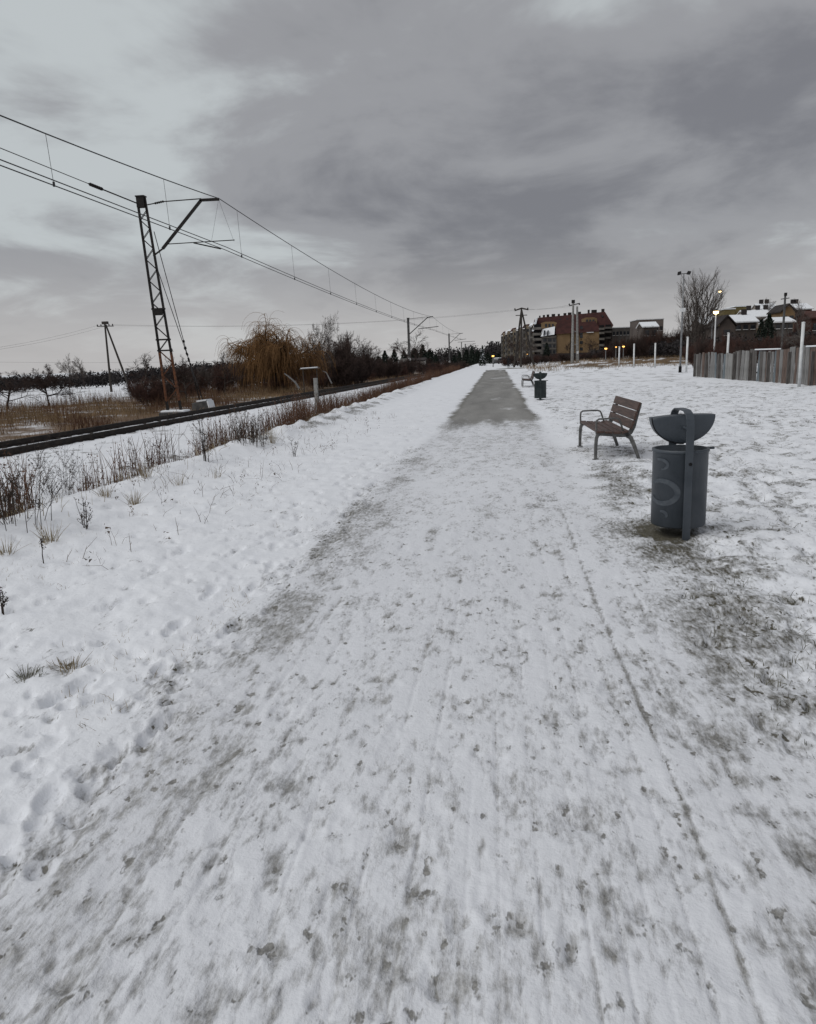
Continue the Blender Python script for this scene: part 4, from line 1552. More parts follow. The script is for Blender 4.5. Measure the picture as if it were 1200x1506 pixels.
M_FARW = mat('far_wood_brown', (0.030, 0.027, 0.029), (0.060, 0.053, 0.052), .15, .95)
wood('far_wood', 'dark far wood along the left horizon', [farpt(-420, 210), farpt(0, 215), farpt(130, 225), farpt(240, 240), farpt(420, 250), farpt(560, 270)], 5.4, 7.2, 700, 3, M_FARW)
wood('distant_wood', 'dark wood closing the view beyond the end of the path', [farpt(600, 330), farpt(680, 320), farpt(740, 330), farpt(800, 360)], 5, 9, 200, 4, M_FARW)
wood('hill_wood', 'dark brown wood covering the hillside on the right', [farpt(885, 150), farpt(960, 140), farpt(1050, 112), farpt(1250, 104), farpt(1600, 100)], 2.2, 3.4, 420, 5, M_FARW)


# ------------------------------------------------------------------ dry weeds and grass
def stems(name, X, Yv, H, m_, label, lean_=.18, width=.006, seed=0, heads=0.0, forks=0):
    rng = np.random.default_rng(seed)
    n = len(X)
    Z = terrain(X, Yv) - .03
    az = rng.uniform(0, 2 * np.pi, n)
    ln = np.abs(rng.normal(0, lean_, n))
    dx, dy = np.cos(az) * ln, np.sin(az) * ln
    t = np.array([0, .55, 1.0])
    P_ = np.stack([X[:, None] + dx[:, None] * H[:, None] * t ** 1.7, Yv[:, None] + dy[:, None] * H[:, None] * t ** 1.7, Z[:, None] + H[:, None] * t * (1 - .25 * ln[:, None] * t)], -1)
    wd = width * rng.uniform(.6, 1.4, n)
    R_ = wd[:, None] * np.array([1, .75, .3])
    parts = [tubes_np(P_, R_, 3)]
    if forks:
        for f in range(forks):
            i0 = np.full(n, 1)
            b = P_[np.arange(n), i0]
            L = H * rng.uniform(.15, .4, n)
            a2 = rng.uniform(0, 2 * np.pi, n)
            e = b + np.stack([np.cos(a2) * L * .55, np.sin(a2) * L * .55, L * .8], -1)
            mid = (b + e) / 2 + np.stack([np.cos(a2) * L * .1, np.sin(a2) * L * .1, 0 * L], -1)
            parts.append(tubes_np(np.stack([b, mid, e], 1), (wd * .6)[:, None] * np.array([1, .8, .4]), 3))
    V, F_ = join_np(parts)
    Fl = F_
    if heads:
        k = int(n * heads)
        s = rng.choice(n, k)
        c = P_[s, 2]
        q = 5
        T = rng.normal(0, 1, (k, q, 3, 3)) * .012
        hv = (c[:, None, None, :] + T + rng.normal(0, .022, (k, q, 1, 3)) * [1, 1, 2]).reshape(-1, 3)
        Fl = Fl + [np.arange(len(hv)).reshape(-1, 3) + len(V)]
        V = np.concatenate([V, hv])
    o = link(name, mesh_np(name, V, Fl), None, m_)
    tag(o, label, None, None, 'stuff')
    return o


rg_ = np.random.default_rng(33)


def bank_x(y):
    return -5.35 - 0.25 * smooth(12, 30, y) + 0.45 * (vnoise(y * 0.22, y * 0 + 3.3, 9) - 0.5)


# strip of weeds on the bank, thin near the viewer and dense further on
n = 15000
y = 5 + 112 * rg_.uniform(0, 1, n) ** 1.15
x = bank_x(y) - .1 - np.abs(rg_.normal(.45, .42, n))
keep = (fbm(x * .8, y * .45, 301, 3) + .30 * smooth(14, 42, y) > .465)
x, y = x[keep], y[keep]
h = rg_.uniform(.25, .85, len(x)) * (.75 + .5 * vnoise(y * .5, x, 5)) * (1 + .15 * smooth(30, 60, y))
stems('bank_weeds', x, y, h, M_WEEDR, 'reddish brown dry weeds lining the bank beside the track', .22, .0055, 1, .35, 1)
n = 2600
y = 5 + 40 * rg_.uniform(0, 1, n) ** 1.3
x = bank_x(y) + rg_.normal(-.25, .35, n)
keep = fbm(x * 1.2, y * .7, 311, 3) > .5
x, y = x[keep], y[keep]
stems('bank_grass', x, y, rg_.uniform(.08, .30, len(x)), M_STRAW2, 'pale dry grass tufts on the lip of the snowy bank', .5, .0035, 2)
n = 1500
y = 5.5 + 22 * rg_.uniform(0, 1, n) ** 1.2
x = bank_x(y) + rg_.uniform(0, 1, n) ** 2 * 2.6 - .2
keep = fbm(x * 1.5, y * 1.0, 313, 3) > .47
x, y = x[keep], y[keep]
stems('bank_stalks', x, y, rg_.uniform(.06, .34, len(x)) * rg_.uniform(.4, 1, len(x)), M_WEED, 'thin bent dry stalks scattered over the snowy bank', .75, .0026, 12, .15, 1)
# straw field beyond the track
n = 46000
y = 8 + 120 * rg_.uniform(0, 1, n) ** 1.5
f = np.abs(rg_.normal(0, 1, n)) * 9 + .7
x = track_x(y) - .75 - 1.6 - f
k = fbm(x * .5, y * .5, 321, 4)
keep = k > .36 + .10 * smooth(3.0, .8, f)
x, y, k, f = x[keep], y[keep], k[keep], f[keep]
h = (.18 + .55 * np.clip(k - .35, 0, .4) / .3) * rg_.uniform(.6, 1.2, len(x)) * (.5 + .5 * smooth(1, 5, f))
c = vnoise(x * .35, y * .35, 8) + rg_.normal(0, .12, len(x)) + .3 * smooth(7, 16, f)
s1 = c < .62
stems('straw_grass', x[s1], y[s1], h[s1], M_STRAW, 'tan dry grass field beyond the railway track', .45, .009, 3)
stems('brown_weeds', x[~s1], y[~s1], h[~s1] * 1.35, M_WEEDR, 'darker brown weeds in the field beyond the railway track', .3, .009, 4)
# short grass poking through thin snow
n = 16000
y = 1.7 * np.exp(rg_.uniform(0, math.log(26), n))
x = 1.2 + rg_.uniform(0, 1, n) * (1.6 + y * .42)
keep = fbm(x * 1.1, y * 1.1, 331, 3) > .5
x, y = x[keep], y[keep]
stems('field_grass', x, y, rg_.uniform(.02, .07, len(x)), M_GREENG, 'short wet grass poking through the snow right of the path', .7, .0022, 5)
n = 14000
y = 2.0 * np.exp(rg_.uniform(0, math.log(12), n))
x = -1.7 - rg_.uniform(0, 1, n) * 3.5
keep = fbm(x * 1.3, y * 1.3, 341, 3) > .50
x, y = x[keep], y[keep]
stems('verge_grass', x, y, rg_.uniform(.02, .08, len(x)), M_STRAW2, 'sparse grass blades poking through the snow left of the path', .6, .0017, 6)
n = 9000
x = rg_.uniform(4, 45, n)
y = rg_.uniform(84, 135, n) + .2 * (x - 14)
keep = fbm(x * .4, y * .25, 351, 3) > .46
x, y = x[keep], y[keep]
stems('field_edge_grass', x, y, rg_.uniform(.2, .7, len(x)), M_STRAW, 'tan dry grass along the far edge of the snowy field', .4, .014, 7)


# single weeds one can point to
def weed(name, label, u, v, hpx, n, m_, seed, spread=.16, width=.0045, forks=4, heads=True, ln=.25, group=None):
    p = ground_px(u, v)
    d = math.hypot(p[0], p[1])
    h = hpx / FPX * d * 1.02
    rng = np.random.default_rng(seed)
    r_ = thing(name, label, 'weed' if forks else 'grass tuft', (p[0], p[1], p[2] - .01), 0, group)
    S, Bv = [], []
    hd = []
    for i in range(n):
        a = rng.uniform(0, 2 * np.pi)
        l_ = abs(rng.normal(0, ln))
        b = np.array([math.cos(a), math.sin(a), 0]) * spread * rng.uniform(0, .6)
        hh = h * rng.uniform(.55, 1.0)
        t = np.linspace(0, 1, 6)[:, None]
        P_ = b + np.array([math.cos(a) * l_, math.sin(a) * l_, 0]) * hh * t ** 1.5 + np.array([0, 0, 1]) * hh * t + rng.normal(0, .012 * hh, (6, 3)) * t
        S.append((P_, width * np.array([1, .9, .8, .65, .5, .25])))
        for f in range(forks):
            i0 = rng.integers(1, 5)
            a2 = rng.uniform(0, 6.28)
            L = hh * rng.uniform(.12, .34)
            e = P_[i0] + np.array([math.cos(a2) * .7, math.sin(a2) * .7, .75]) * L
            Bv.append((np.array([P_[i0], (P_[i0] + e) / 2 + [0, 0, -.05 * L], e]), width * np.array([.6, .5, .3])))
            hd.append(e)
            hd.append((P_[i0] + e) / 2)
        hd.append(P_[5])
    parts = [tubes_np(np.array([a for a, b in S]), np.array([b for a, b in S]), 4)]
    if Bv:
        parts.append(tubes_np(np.array([a for a, b in Bv]), np.array([b for a, b in Bv]), 3))
    V, F_ = join_np(parts)
    link('stems', mesh_np('stems', V, F_), r_, m_)
    if heads and forks:
        c = np.array(hd)
        q = 7
        T = rng.normal(0, 1, (len(c), q, 3, 3)) * .006
        hv = (c[:, None, None, :] + T + rng.normal(0, .010, (len(c), q, 1, 3))).reshape(-1, 3)
        link('seed_heads', mesh_np('seed_heads', hv, np.arange(len(hv)).reshape(-1, 3)), r_, m_)['kind'] = 'stuff'


M_DWEED = mat('dark_weed', (0.030, 0.024, 0.020), (0.065, 0.050, 0.040), 5, .95)
weed('tall_weed', 'tall dark bushy weed at the left frame edge before the track', 18, 772, 110, 30, M_DWEED, 1, .9, .0035, 7, True, .5)
weed('tall_weed', 'dark branching weed with seed heads second from the left edge', 92, 735, 78, 26, M_DWEED, 2, .8, .0032, 7, True, .5)
weed('tall_weed', 'slim upright weed cluster left of the lattice mast foot', 205, 700, 52, 10, M_WEED, 3, .25, .004, 3, True, .25)
weed('tall_weed', 'tall single-stemmed weed before the anchor block', 303, 680, 75, 5, M_DWEED, 4, .10, .006, 6, True, .12)
weed('tall_weed', 'dark weed clump on the bank left of the concrete fence post', 372, 655, 50, 34, M_DWEED, 5, .75, .006, 3, True, .2)
weed('tall_weed', 'dark weed clump right beside the concrete fence post', 480, 610, 42, 30, M_DWEED, 6, .7, .008, 3, True, .2)
weed('tall_weed', 'brown weed clump touching the concrete fence post on its left', 445, 618, 40, 28, M_WEED, 7, .7, .008, 3, True, .3)
weed('twig_plant', 'leaning dark twig plant with buds in the snow near the left edge', 125, 780, 42, 4, M_DWEED, 8, .06, .005, 5, True, .7)
weed('twig_plant', 'small forked dark twig in the snow left of the path', 64, 830, 42, 1, M_DWEED, 9, .02, .005, 4, True, .15)
weed('twig_plant', 'dark twig at the left frame edge low in the snow', 3, 905, 52, 2, M_DWEED, 10, .03, .005, 5, True, .2)
weed('twig_plant', 'thin dark twig standing in snow below the concrete fence post', 432, 672, 36, 3, M_DWEED, 11, .08, .005, 4, True, .25)
for i, (u, v, hp, lb) in enumerate(((198, 742, 22, 'pale dry grass tuft in snow, largest on the bank'), (155, 732, 18, 'small pale grass tuft beside the leaning twig plant'), (75, 800, 34, 'wispy tan grass tuft near the left edge'), (215, 705, 26, 'tan grass tuft at the bank lip left of the mast'),
                                 (262, 715, 24, 'faint grass tuft on the bank below the mast'), (320, 705, 20, 'thin grass tuft on the bank before the tall single weed'), (40, 1002, 22, 'wet dark grass clump in a hole in the snow at left'), (100, 985, 22, 'flattened grass clump beside the snow hole at left'),
                                 (8, 820, 30, 'tan grass tuft cut by the left frame edge'), (400, 655, 34, 'thick tan grass clump on the bank edge'))):
    weed('grass_tuft', lb, u, v, hp, 46 if i not in (4, 5) else 20, M_STRAW2 if i not in (6,) else M_GREENG, 30 + i, .13, .0022, 0, False, .55)
# ------------------------------------------------------------------ apartment block
M_OCHRE = mat('ochre_render', (0.190, 0.126, 0.066), (0.255, 0.172, 0.094), .4, .9)
M_PALE = mat('pale_ochre_render', (0.21, 0.17, 0.12), (0.29, 0.24, 0.175), .4, .9)
M_ROOF = mat('red_roof', (0.036, 0.013, 0.012), (0.060, 0.021, 0.018), .8, .85)
M_GREYR = mat('grey_render', (0.085, 0.078, 0.072), (0.13, 0.122, 0.115), .5, .9)
M_DARKW = mat('dark_wall', (0.022, 0.018, 0.018), (0.045, 0.038, 0.036), .5, .9)
M_BALC = mat('balcony_parapet', (0.12, 0.112, 0.10), (0.18, 0.168, 0.152), .8, .9)
M_GLASS = mat('window_glass', (0.012, 0.014, 0.018), (0.03, 0.034, 0.04), 1, .15, spec=.5)
M_BRICK = mat('red_brown_wall', (0.05, 0.022, 0.018), (0.085, 0.04, 0.032), .6, .9)

YB = 240.0
ab_ = thing('apartment_block', 'ochre apartment block with dark red mansard roofs and balconies', 'building')
xb, _, zb = at_u(845, YB)
zb = min(zb, tz(xb, YB))
ab_.location = (xb, YB, zb)


def L_(u, v, y):
    p = WY(u, v, y)
    return p[0] - xb, y - YB, p[2] - zb


def pbox(name, u0, u1, v0, v1, y, depth, m_, parent=None, down=False):
    vc, uc = (v0 + v1) / 2, (u0 + u1) / 2
    xl, xr = L_(u0, vc, y)[0], L_(u1, vc, y)[0]
    zt_, zb_ = L_(uc, v0, y)[2], L_(uc, v1, y)[2]
    if down:
        zb_ = -1.0
    return MB().box(((xl + xr) / 2, y - YB + depth / 2, (zt_ + zb_) / 2), (xr - xl, depth, zt_ - zb_)).build(name, m_, parent or ab_)


def ppoly(name, pts, y, depth, m_, parent=None, slope=0.0):
    """outline in pixels at distance y; the upper points set back by slope metres"""
    q = [L_(u, v, y) for u, v in pts]
    zlo, zhi = min(p[2] for p in q), max(p[2] for p in q)
    n = len(q)
    fr_ = [(p[0], p[1] + slope * (p[2] - zlo) / (zhi - zlo), p[2]) for p in q]
    bk = [(p[0], p[1] + depth, p[2]) for p in q]
    fs = [tuple(range(n)), tuple(range(2 * n - 1, n - 1, -1))] + [(i, i + n, (i + 1) % n + n, (i + 1) % n) for i in range(n)]
    return MB().add(fr_ + bk, fs).build(name, m_, parent or ab_)


# rear block: mass and great red roof
pbox('rear_wall', 786, 900, 482, 540, YB + 6, 16, M_DARKW, None, True)
rr_ = ppoly('rear_roof', [(782, 489), (790, 466.5), (893, 457), (903, 478), (899, 484)], YB + 5, 17, M_ROOF, None, 5.0)
ppoly('gable_snow', [(782.3, 487), (789, 467), (791, 467), (785.5, 487)], YB + 4.7, .25, M_SNOW, rr_, 5.0)
for u, w, h_ in ((794, 2, 2), (800, 3, 2.4), (806, 3.5, 2.6), (814, 5, 2.6), (822, 3, 2), (831, 4, 2.4), (838, 5, 2.6), (852, 5, 2.4), (866, 2.5, 4), (874, 7.5, 3.2), (887, 4, 3.4)):
    v_ = np.interp(u, [790, 893], [466.5, 457])
    pbox('chimney', u - w / 2, u + w / 2, v_ - h_, v_ + 3, YB + 11, 1.2, M_DARKW, rr_)
# dormers with ochre walls
for u0, u1, v0, v1 in ((796, 819, 473, 483), (857, 878, 466.5, 476)):
    d_ = ppoly('dormer', [(u0, v1), (u0, v0 + 2.2), (u0 + 5, v0 + .4), ((u0 + u1) / 2, v0), (u1 - 4, v0 + .2), (u1, v0 + 1.6), (u1, v1)], YB + 4.2, 5, M_OCHRE)
    for k in range(3):
        c_ = u0 + (u1 - u0) * (.3 + .22 * k)
        pbox('window', c_ - 1.4, c_ + 1.4, v0 + 3.4, v1 - 2.0, YB + 4.05, .1, M_GLASS, d_)
for u in (800, 810, 824, 834, 848, 886):
    v_ = np.interp(u, [790, 893], [470, 461])
    pbox('roof_window', u - 1.2, u + 1.2, v_ + 2.0, v_ + 5.0, YB + 8.2, .8, M_GLASS, rr_)
pbox('cornice', 819, 857, 475.4, 477.4, YB + 4.4, .6, M_BRICK)
# front block
fw = pbox('front_wall', 818.5, 838, 489.5, 520, YB, 9, M_OCHRE, None, True)
fw2 = pbox('front_wall', 855.5, 881, 488, 520, YB, 9, M_OCHRE, None, True)
pbox('stair_wall', 838, 855.5, 484, 520, YB + .7, 8, M_OCHRE, None, True)
fr_ = ppoly('front_roof', [(817, 491.5), (819.5, 476), (878, 471.5), (884, 487.2)], YB - .5, 9, M_ROOF, None, 3.2)
pbox('eave_snow', 863, 873, 488.3, 489.2, YB - .62, .5, M_SNOW, fr_)
for v_ in (479.5, 487.5, 492.5, 501.5, 511):
    pbox('stair_window', 852.8, 857, v_, v_ + 4.4, YB - .08 if v_ < 490 else YB - .08, .2, M_GLASS, fw2)
# grey corner wing with the snowy slanting glazing
pbox('grey_wall', 796.5, 818.3, 494, 522, YB - .4, 9, M_GREYR, None, True)
gl = ppoly('slant_roof', [(795.5, 495), (799.5, 483.5), (817, 479.5), (815.5, 491.8)], YB - 1.0, 6, M_SNOW, None, 2.5)
for u in (799.2, 804.2):
    g_ = ppoly('pane', [(u - .2, 493.2), (u + 1.0, 486.0), (u + 3.0, 485.6), (u + 1.9, 492.6)], YB - 1.12, .3, M_GLASS, gl, 2.3)
for v_ in (498, 506.5, 515):
    for u0, u1 in ((799, 803.5), (806, 811), (813.5, 816.5)):
        pbox('window', u0, u1, v_, v_ + 4.2, YB - .5, .15, M_GLASS)
    pbox('string_course', 797, 818, v_ - 2.2, v_ - 1.2, YB - .6, .25, M_BALC)
for v_ in (478.5, 487, 494.6, 503, 511.5):
    pb_ = pbox('balcony', 784, 796.5 + (v_ > 490) * 1.0, v_ + 2.6, v_ + 6.2, YB - .2, 2.0, M_BALC)
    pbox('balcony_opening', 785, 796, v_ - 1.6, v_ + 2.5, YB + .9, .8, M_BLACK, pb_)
for k, v_ in enumerate((480, 486, 494.8, 504, 512.8)):
    pb_ = pbox('balcony', 881.3, 889, v_ + 2.0, v_ + 5.2, YB - .5, 2.4, M_BALC)
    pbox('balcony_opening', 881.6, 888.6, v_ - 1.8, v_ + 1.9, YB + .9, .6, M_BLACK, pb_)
    if k < 3:
        pb_ = pbox('balcony', 890, 900.5 - k, v_ + .5, v_ + 3.4, YB + 3, 2.0, M_GREYR)
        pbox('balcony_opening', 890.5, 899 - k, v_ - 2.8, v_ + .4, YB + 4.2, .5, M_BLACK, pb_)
pbox('low_wall', 783, 905, 519, 533, YB - 3, .4, M_DARKW, None, True)
# stepped left wing
wg_u = [790, 779, 768.5, 759, 750.5, 743, 737]
for i in range(6):
    y = YB + 6 + i * 10
    u1, u0 = wg_u[i], wg_u[i + 1]
    vt = np.interp(i, [0, 5], [476, 489.5])
    bay = pbox('bay', u0 + (u1 - u0) * .45, u1, vt, 530, y, 10, M_PALE, None, True)
    pbox('bay_recess', u0, u0 + (u1 - u0) * .45, vt + 5, 530, y + 2.5, 8, M_GREYR, None, True)
    ppoly('bay_roof', [(u0 - .4, vt + 3.4), (u0 + 3, vt - 1.6), (u1 + .2, vt - 3.2), (u1 + .8, vt + .4)], y - .3, 9, M_SNOW if i % 2 == 0 else M_ROOF, None, 4)
    for k in range(5):
        v_ = vt + 5 + k * (532 - vt) / 5.6
        pbox('balcony', u0 - .3, u0 + (u1 - u0) * .5, v_ + 3.6, v_ + 6.4, y - .8, 2.6, M_BALC if k % 2 else M_GREYR)
        pbox('window', u0 + (u1 - u0) * .62, u0 + (u1 - u0) * .86, v_, v_ + 4, y - .12, .2, M_GLASS, bay)


# ------------------------------------------------------------------ other buildings
def house(name, label, u0, u1, vw, vr, vb, y, depth, wall_m, roof_m, wins=0, ridge_along=True, group=None, chim=None, side_gable=False):
    """walls from vb up to vw, roof ridge at vr, columns u0..u1, y metres away"""
    uc = (u0 + u1) / 2
    px = WY(uc, vb, y)
    r_ = thing(name, label, 'building', (px[0], y, px[2]), 0, group)
    w = WY(u1, vw, y)[0] - WY(u0, vw, y)[0]
    hw = WY(uc, vw, y)[2] - px[2]
    hr = WY(uc, vr, y)[2] - px[2]
    MB().box((0, depth / 2, hw / 2 - 1.5), (w, depth, hw + 3)).build('wall', wall_m, r_)
    e_ = .35
    if abs(hr - hw) < .05 or roof_m is None:
        MB().box((0, depth / 2, hw + .12), (w + .3, depth + .3, .25)).build('roof', roof_m or M_SNOW, r_)
    elif ridge_along:
        MB().prism([(-e_, hw - .05), (depth / 2, hr), (depth + e_, hw - .05), (depth + e_, hw + .18), (depth / 2, hr + .25), (-e_, hw + .18)], -w / 2 - e_, w / 2 + e_, 'x').build('roof', roof_m, r_)
        for s_ in (-1, 1):
            MB().prism([(0, hw), (depth, hw), (depth / 2, hr)], s_ * w / 2 - .1, s_ * w / 2 + .1, 'x').build('gable', wall_m, r_)
    else:
        MB().prism([(-w / 2 - e_, hw - .05), (0, hr), (w / 2 + e_, hw - .05), (w / 2 + e_, hw + .2), (0, hr + .28), (-w / 2 - e_, hw + .2)], -e_, depth + e_, 'y').build('roof', roof_m, r_)
        MB().prism([(-w / 2, hw), (w / 2, hw), (0, hr)], -.02, .2, 'y').build('gable', wall_m, r_)
    for k in range(wins):
        x_ = -w / 2 + w * (k + .5) / wins
        f = MB().box((x_, -.06, hw * .55), (min(1.1, w / wins * .6), .1, min(1.2, hw * .4))).build('window', M_GLASS, r_)
        MB().box((x_, -.10, hw * .55 - min(.65, hw * .22)), (min(1.3, w / wins * .7), .16, .1)).build('sill', M_WHITE, f)
    for cx_ in (chim or []):
        MB().box((cx_ * w / 2, depth * .5, hr + .4), (.9, .7, 1.6)).build('chimney', M_DARKW, r_)
    return r_


M_SLAB = mat('yellow_slab', (0.13, 0.105, 0.045), (0.18, 0.145, 0.07), .5, .9)
M_PINK = mat('greyish_pink_render', (0.12, 0.10, 0.093), (0.165, 0.142, 0.13), .5, .9)
M_CREAM = mat('cream_render', (0.30, 0.275, 0.25), (0.42, 0.39, 0.36), .5, .9)
M_DHOUSE = mat('dark_house_wall', (0.06, 0.05, 0.045), (0.11, 0.09, 0.08), .5, .9)
house('flat_block', 'far grey block just right of the apartment block', 900, 926, 482, 482, 500, 262, 12, M_GREYR, None, 5)
house('flat_block', 'far greyish pink flat-roofed block with snow on top', 936, 975, 470, 470, 500, 235, 12, M_PINK, None, 6)
house('far_house', 'dark house with bright snowy roof left of the floodlight pole', 946, 966, 481, 474, 500, 170, 7, M_DHOUSE, M_SNOW, 2)
house('far_house', 'low house with snowy roof seen below the bright street lamp', 1032, 1056, 477, 466, 495, 150, 8, M_DHOUSE, M_SNOW, 2)
house('far_house', 'brownish gabled house just right of the bright street lamp', 1056, 1080, 480, 465, 500, 140, 8, M_DHOUSE, M_DARKW, 1, False)
house('slab_block', 'yellowish windowless hilltop slab, taller right part', 1080, 1098, 451, 451, 470, 195, 10, M_SLAB, None, 0)
house('slab_block', 'yellowish hilltop slab, lower left part', 1065, 1080, 455, 455, 470, 193, 10, M_SLAB, None, 0)
house('row_house', 'long cream-walled row with snowy roof along the hilltop', 1098, 1152, 466, 455, 480, 185, 9, M_CREAM, M_SNOW, 7, True, None, [-.6, -.1, .35])
house('row_house', 'snow-roofed low house left of the broad evergreen', 1080, 1112, 474, 463, 490, 150, 8, M_DHOUSE, M_SNOW, 3, True, None, [.4])
house('row_house', 'hilltop house with two big dark chimneys', 1118, 1142, 455, 446, 470, 205, 8, M_CREAM, M_SNOW, 3, True, None, [-.35, .35])
house('row_house', 'ochre gabled house behind the pruned tree', 1148, 1168, 459, 448, 480, 175, 8, M_OCHRE, M_DARKW, 2, False)
house('row_house', 'snowy-roofed house at the far right edge with twin chimneys', 1162, 1192, 455, 446, 485, 190, 9, M_BRICK, M_SNOW, 4, True, None, [-.2, .1])
house('row_house', 'lower snowy-roofed house right of the broad evergreen', 1139, 1166, 474, 467, 488, 140, 7, M_GREYR, M_SNOW, 3)
house('row_house', 'dark brick house at right edge beside the twin-chimney house', 1192, 1230, 468, 457, 495, 140, 8, M_BRICK, M_BRICK, 3)
house('shed', 'pale small shed behind the concrete railway mast', 606, 623, 531, 528, 542, 142, 5, M_CREAM, M_DARKW, 1)
house('shed', 'small reddish hut left of the pale shed', 590, 603, 533, 529, 543, 146, 4, M_BRICK, M_GREYR, 1)
pk_ = [WY(u, v, 50.0) for u, v in ((441, 543), (470, 541))]
pl_ = thing('plank_rest', 'snow-covered plank on two dark stakes among the shrubs behind the track', 'plank', tuple(pk_[0]))
pv = pk_[1] - pk_[0]
MB().bar((0, 0, 0), tuple(pv), .30, .04).build('plank', M_GREYW, pl_)
MB().bar((pv[0] * .05, 0, .05), (pv[0] * .9, pv[1], pv[2] + .05), .26, .06).build('snow_cover', M_SNOW, pl_, bevel=.02)
for k_ in (.15, .85):
    MB().tube([(pv[0] * k_, 0, -2.0), (pv[0] * k_, 0, -.02)], .035, 6).build('stake', M_TAR, pl_)
bq = [WY(u, v, 47) for u, v in ((418, 549), (427, 556), (434, 562), (440, 571))]
br_ = MB().tube([tuple(p - np.array(bq[3])) for p in bq], [.03, .05, .06, .07], 6).tube([tuple(bq[1] - np.array(bq[3])), tuple(bq[1] - np.array(bq[3]) + [-.4, .1, .25])], [.03, .012], 5).build('fallen_branch', M_GREYW)
br_.location = tuple(bq[3])
tag(br_, 'pale broken branch leaning in the scrub left of the concrete post', 'branch')
bq = [WY(u, v, 47) for u, v in ((480, 548), (484, 556), (488, 564))]
br_ = MB().tube([tuple(p - np.array(bq[2])) for p in bq], [.03, .045, .05], 6).tube([tuple(bq[0] - np.array(bq[2])), tuple(bq[0] - np.array(bq[2]) + [-.25, 0, .12])], [.03, .01], 5).build('fallen_branch', M_GREYW)
br_.location = tuple(bq[2])
tag(br_, 'short pale branch leaning in the scrub right of the concrete post', 'branch')
# concrete fence post on the bank
pp = ground_px(467, 608)
po = thing('concrete_post', 'weathered grey concrete fence post standing on the bank', 'post', tuple(pp))
hp = WY(464, 556, pp[1])[2] - pp[2]
MB().prism([(-.085, -.07), (.085, -.07), (.085, .07), (-.085, .07)], -.2, hp, 'z').build('shaft', M_CONC, po, bevel=.015)
MB().box((.09, -.02, hp * .82), (.02, .04, .04)).build('wire_hook', M_STEEL, po)

# ------------------------------------------------------------------ board fence
P0 = GZ(1023, 551, 0.0)
P1 = GZ(1194, 563, 0.0)
dirf = np.array([P1[0] - P0[0], P1[1] - P0[1]])
Lf = np.hypot(*dirf)
dirf /= Lf
fe = thing('board_fence', 'grey weathered board fence along the right side of the field', 'fence', (P0[0], P0[1], tz(P0[0], P0[1])))
angf = math.atan2(dirf[1], dirf[0])
M_BOARDS = [mat('board_grey_%s' % n_, a, b, 3, .9, .4, 25, stretch=(8, 8, .7)) for n_, a, b in (('ash', (.12, .118, .115), (.26, .255, .25)), ('dark', (.055, .05, .047), (.14, .13, .122)), ('blue', (.09, .115, .13), (.19, .215, .23)), ('pale', (.17, .168, .16), (.33, .325, .315)), ('brown', (.075, .052, .043), (.17, .125, .105)))]
fr2 = random.Random(3)
s = 0.0
Lfull = Lf + 9
brd = []
for k in range(4):
    me = MB().prism([(-.15, -.014), (.15, -.014), (.15, .014), (-.15, .014)], 0, 1, 'z').mesh('board')
    brd.append(me)
while s < Lfull:
    w = fr2.uniform(.24, .42)
    x_, y_ = P0[0] + dirf[0] * (s + w / 2), P0[1] + dirf[1] * (s + w / 2)
    h = 1.50 + .015 * s + .06 * math.sin(s * .9) + fr2.uniform(-.05, .05)
    me = MB().box((0, 0, h / 2), (w - .012, .026, h)).mesh('board')
    o = link('board', me, fe, M_BOARDS[fr2.choice((0, 0, 1, 1, 2, 3, 4, 0))])
    o.location = (x_ - P0[0], y_ - P0[1] + fr2.uniform(-.02, .02), tz(x_, y_) - tz(P0[0], P0[1]) - .05)
    o.rotation_euler = (fr2.uniform(-.03, .03), fr2.uniform(-.025, .025), angf + fr2.uniform(-.05, .05))
    s += w
sp_ = 0
while sp_ < Lfull:
    x_, y_ = dirf[0] * sp_ - dirf[1] * -.09, dirf[1] * sp_ + dirf[0] * -.09
    o = MB().box((0, 0, .72), (.12, .10, 1.55)).build('fence_post', M_BOARDS[1], fe)
    o.location = (x_ + .0, y_, 0)
    sp_ += 2.4
for z_ in (.45, 1.35):
    o = MB().box((Lfull / 2, .07, z_), (Lfull, .04, .09)).build('rail', M_BOARDS[1], fe)
    o.rotation_euler = (0, 0, angf)
for ua, ub in ((1112, 1147), (1187, 1206)):
    def s_of(u):
        r = ray(u, 510)
        k_ = r[0] / r[1]
        return (P0[1] * k_ - P0[0]) / (dirf[0] - dirf[1] * k_)
    sa, sb = s_of(ua), s_of(ub)
    sm_ = (sa + sb) / 2
    o = MB().box((0, 0, 0), (sb - sa, .16, .07)).build('snow_ledge', M_SNOW, fe, bevel=.03)
    o.location = (dirf[0] * sm_, dirf[1] * sm_, 1.50 + .015 * sm_ - .03)
    o.rotation_euler = (0, 0, angf)

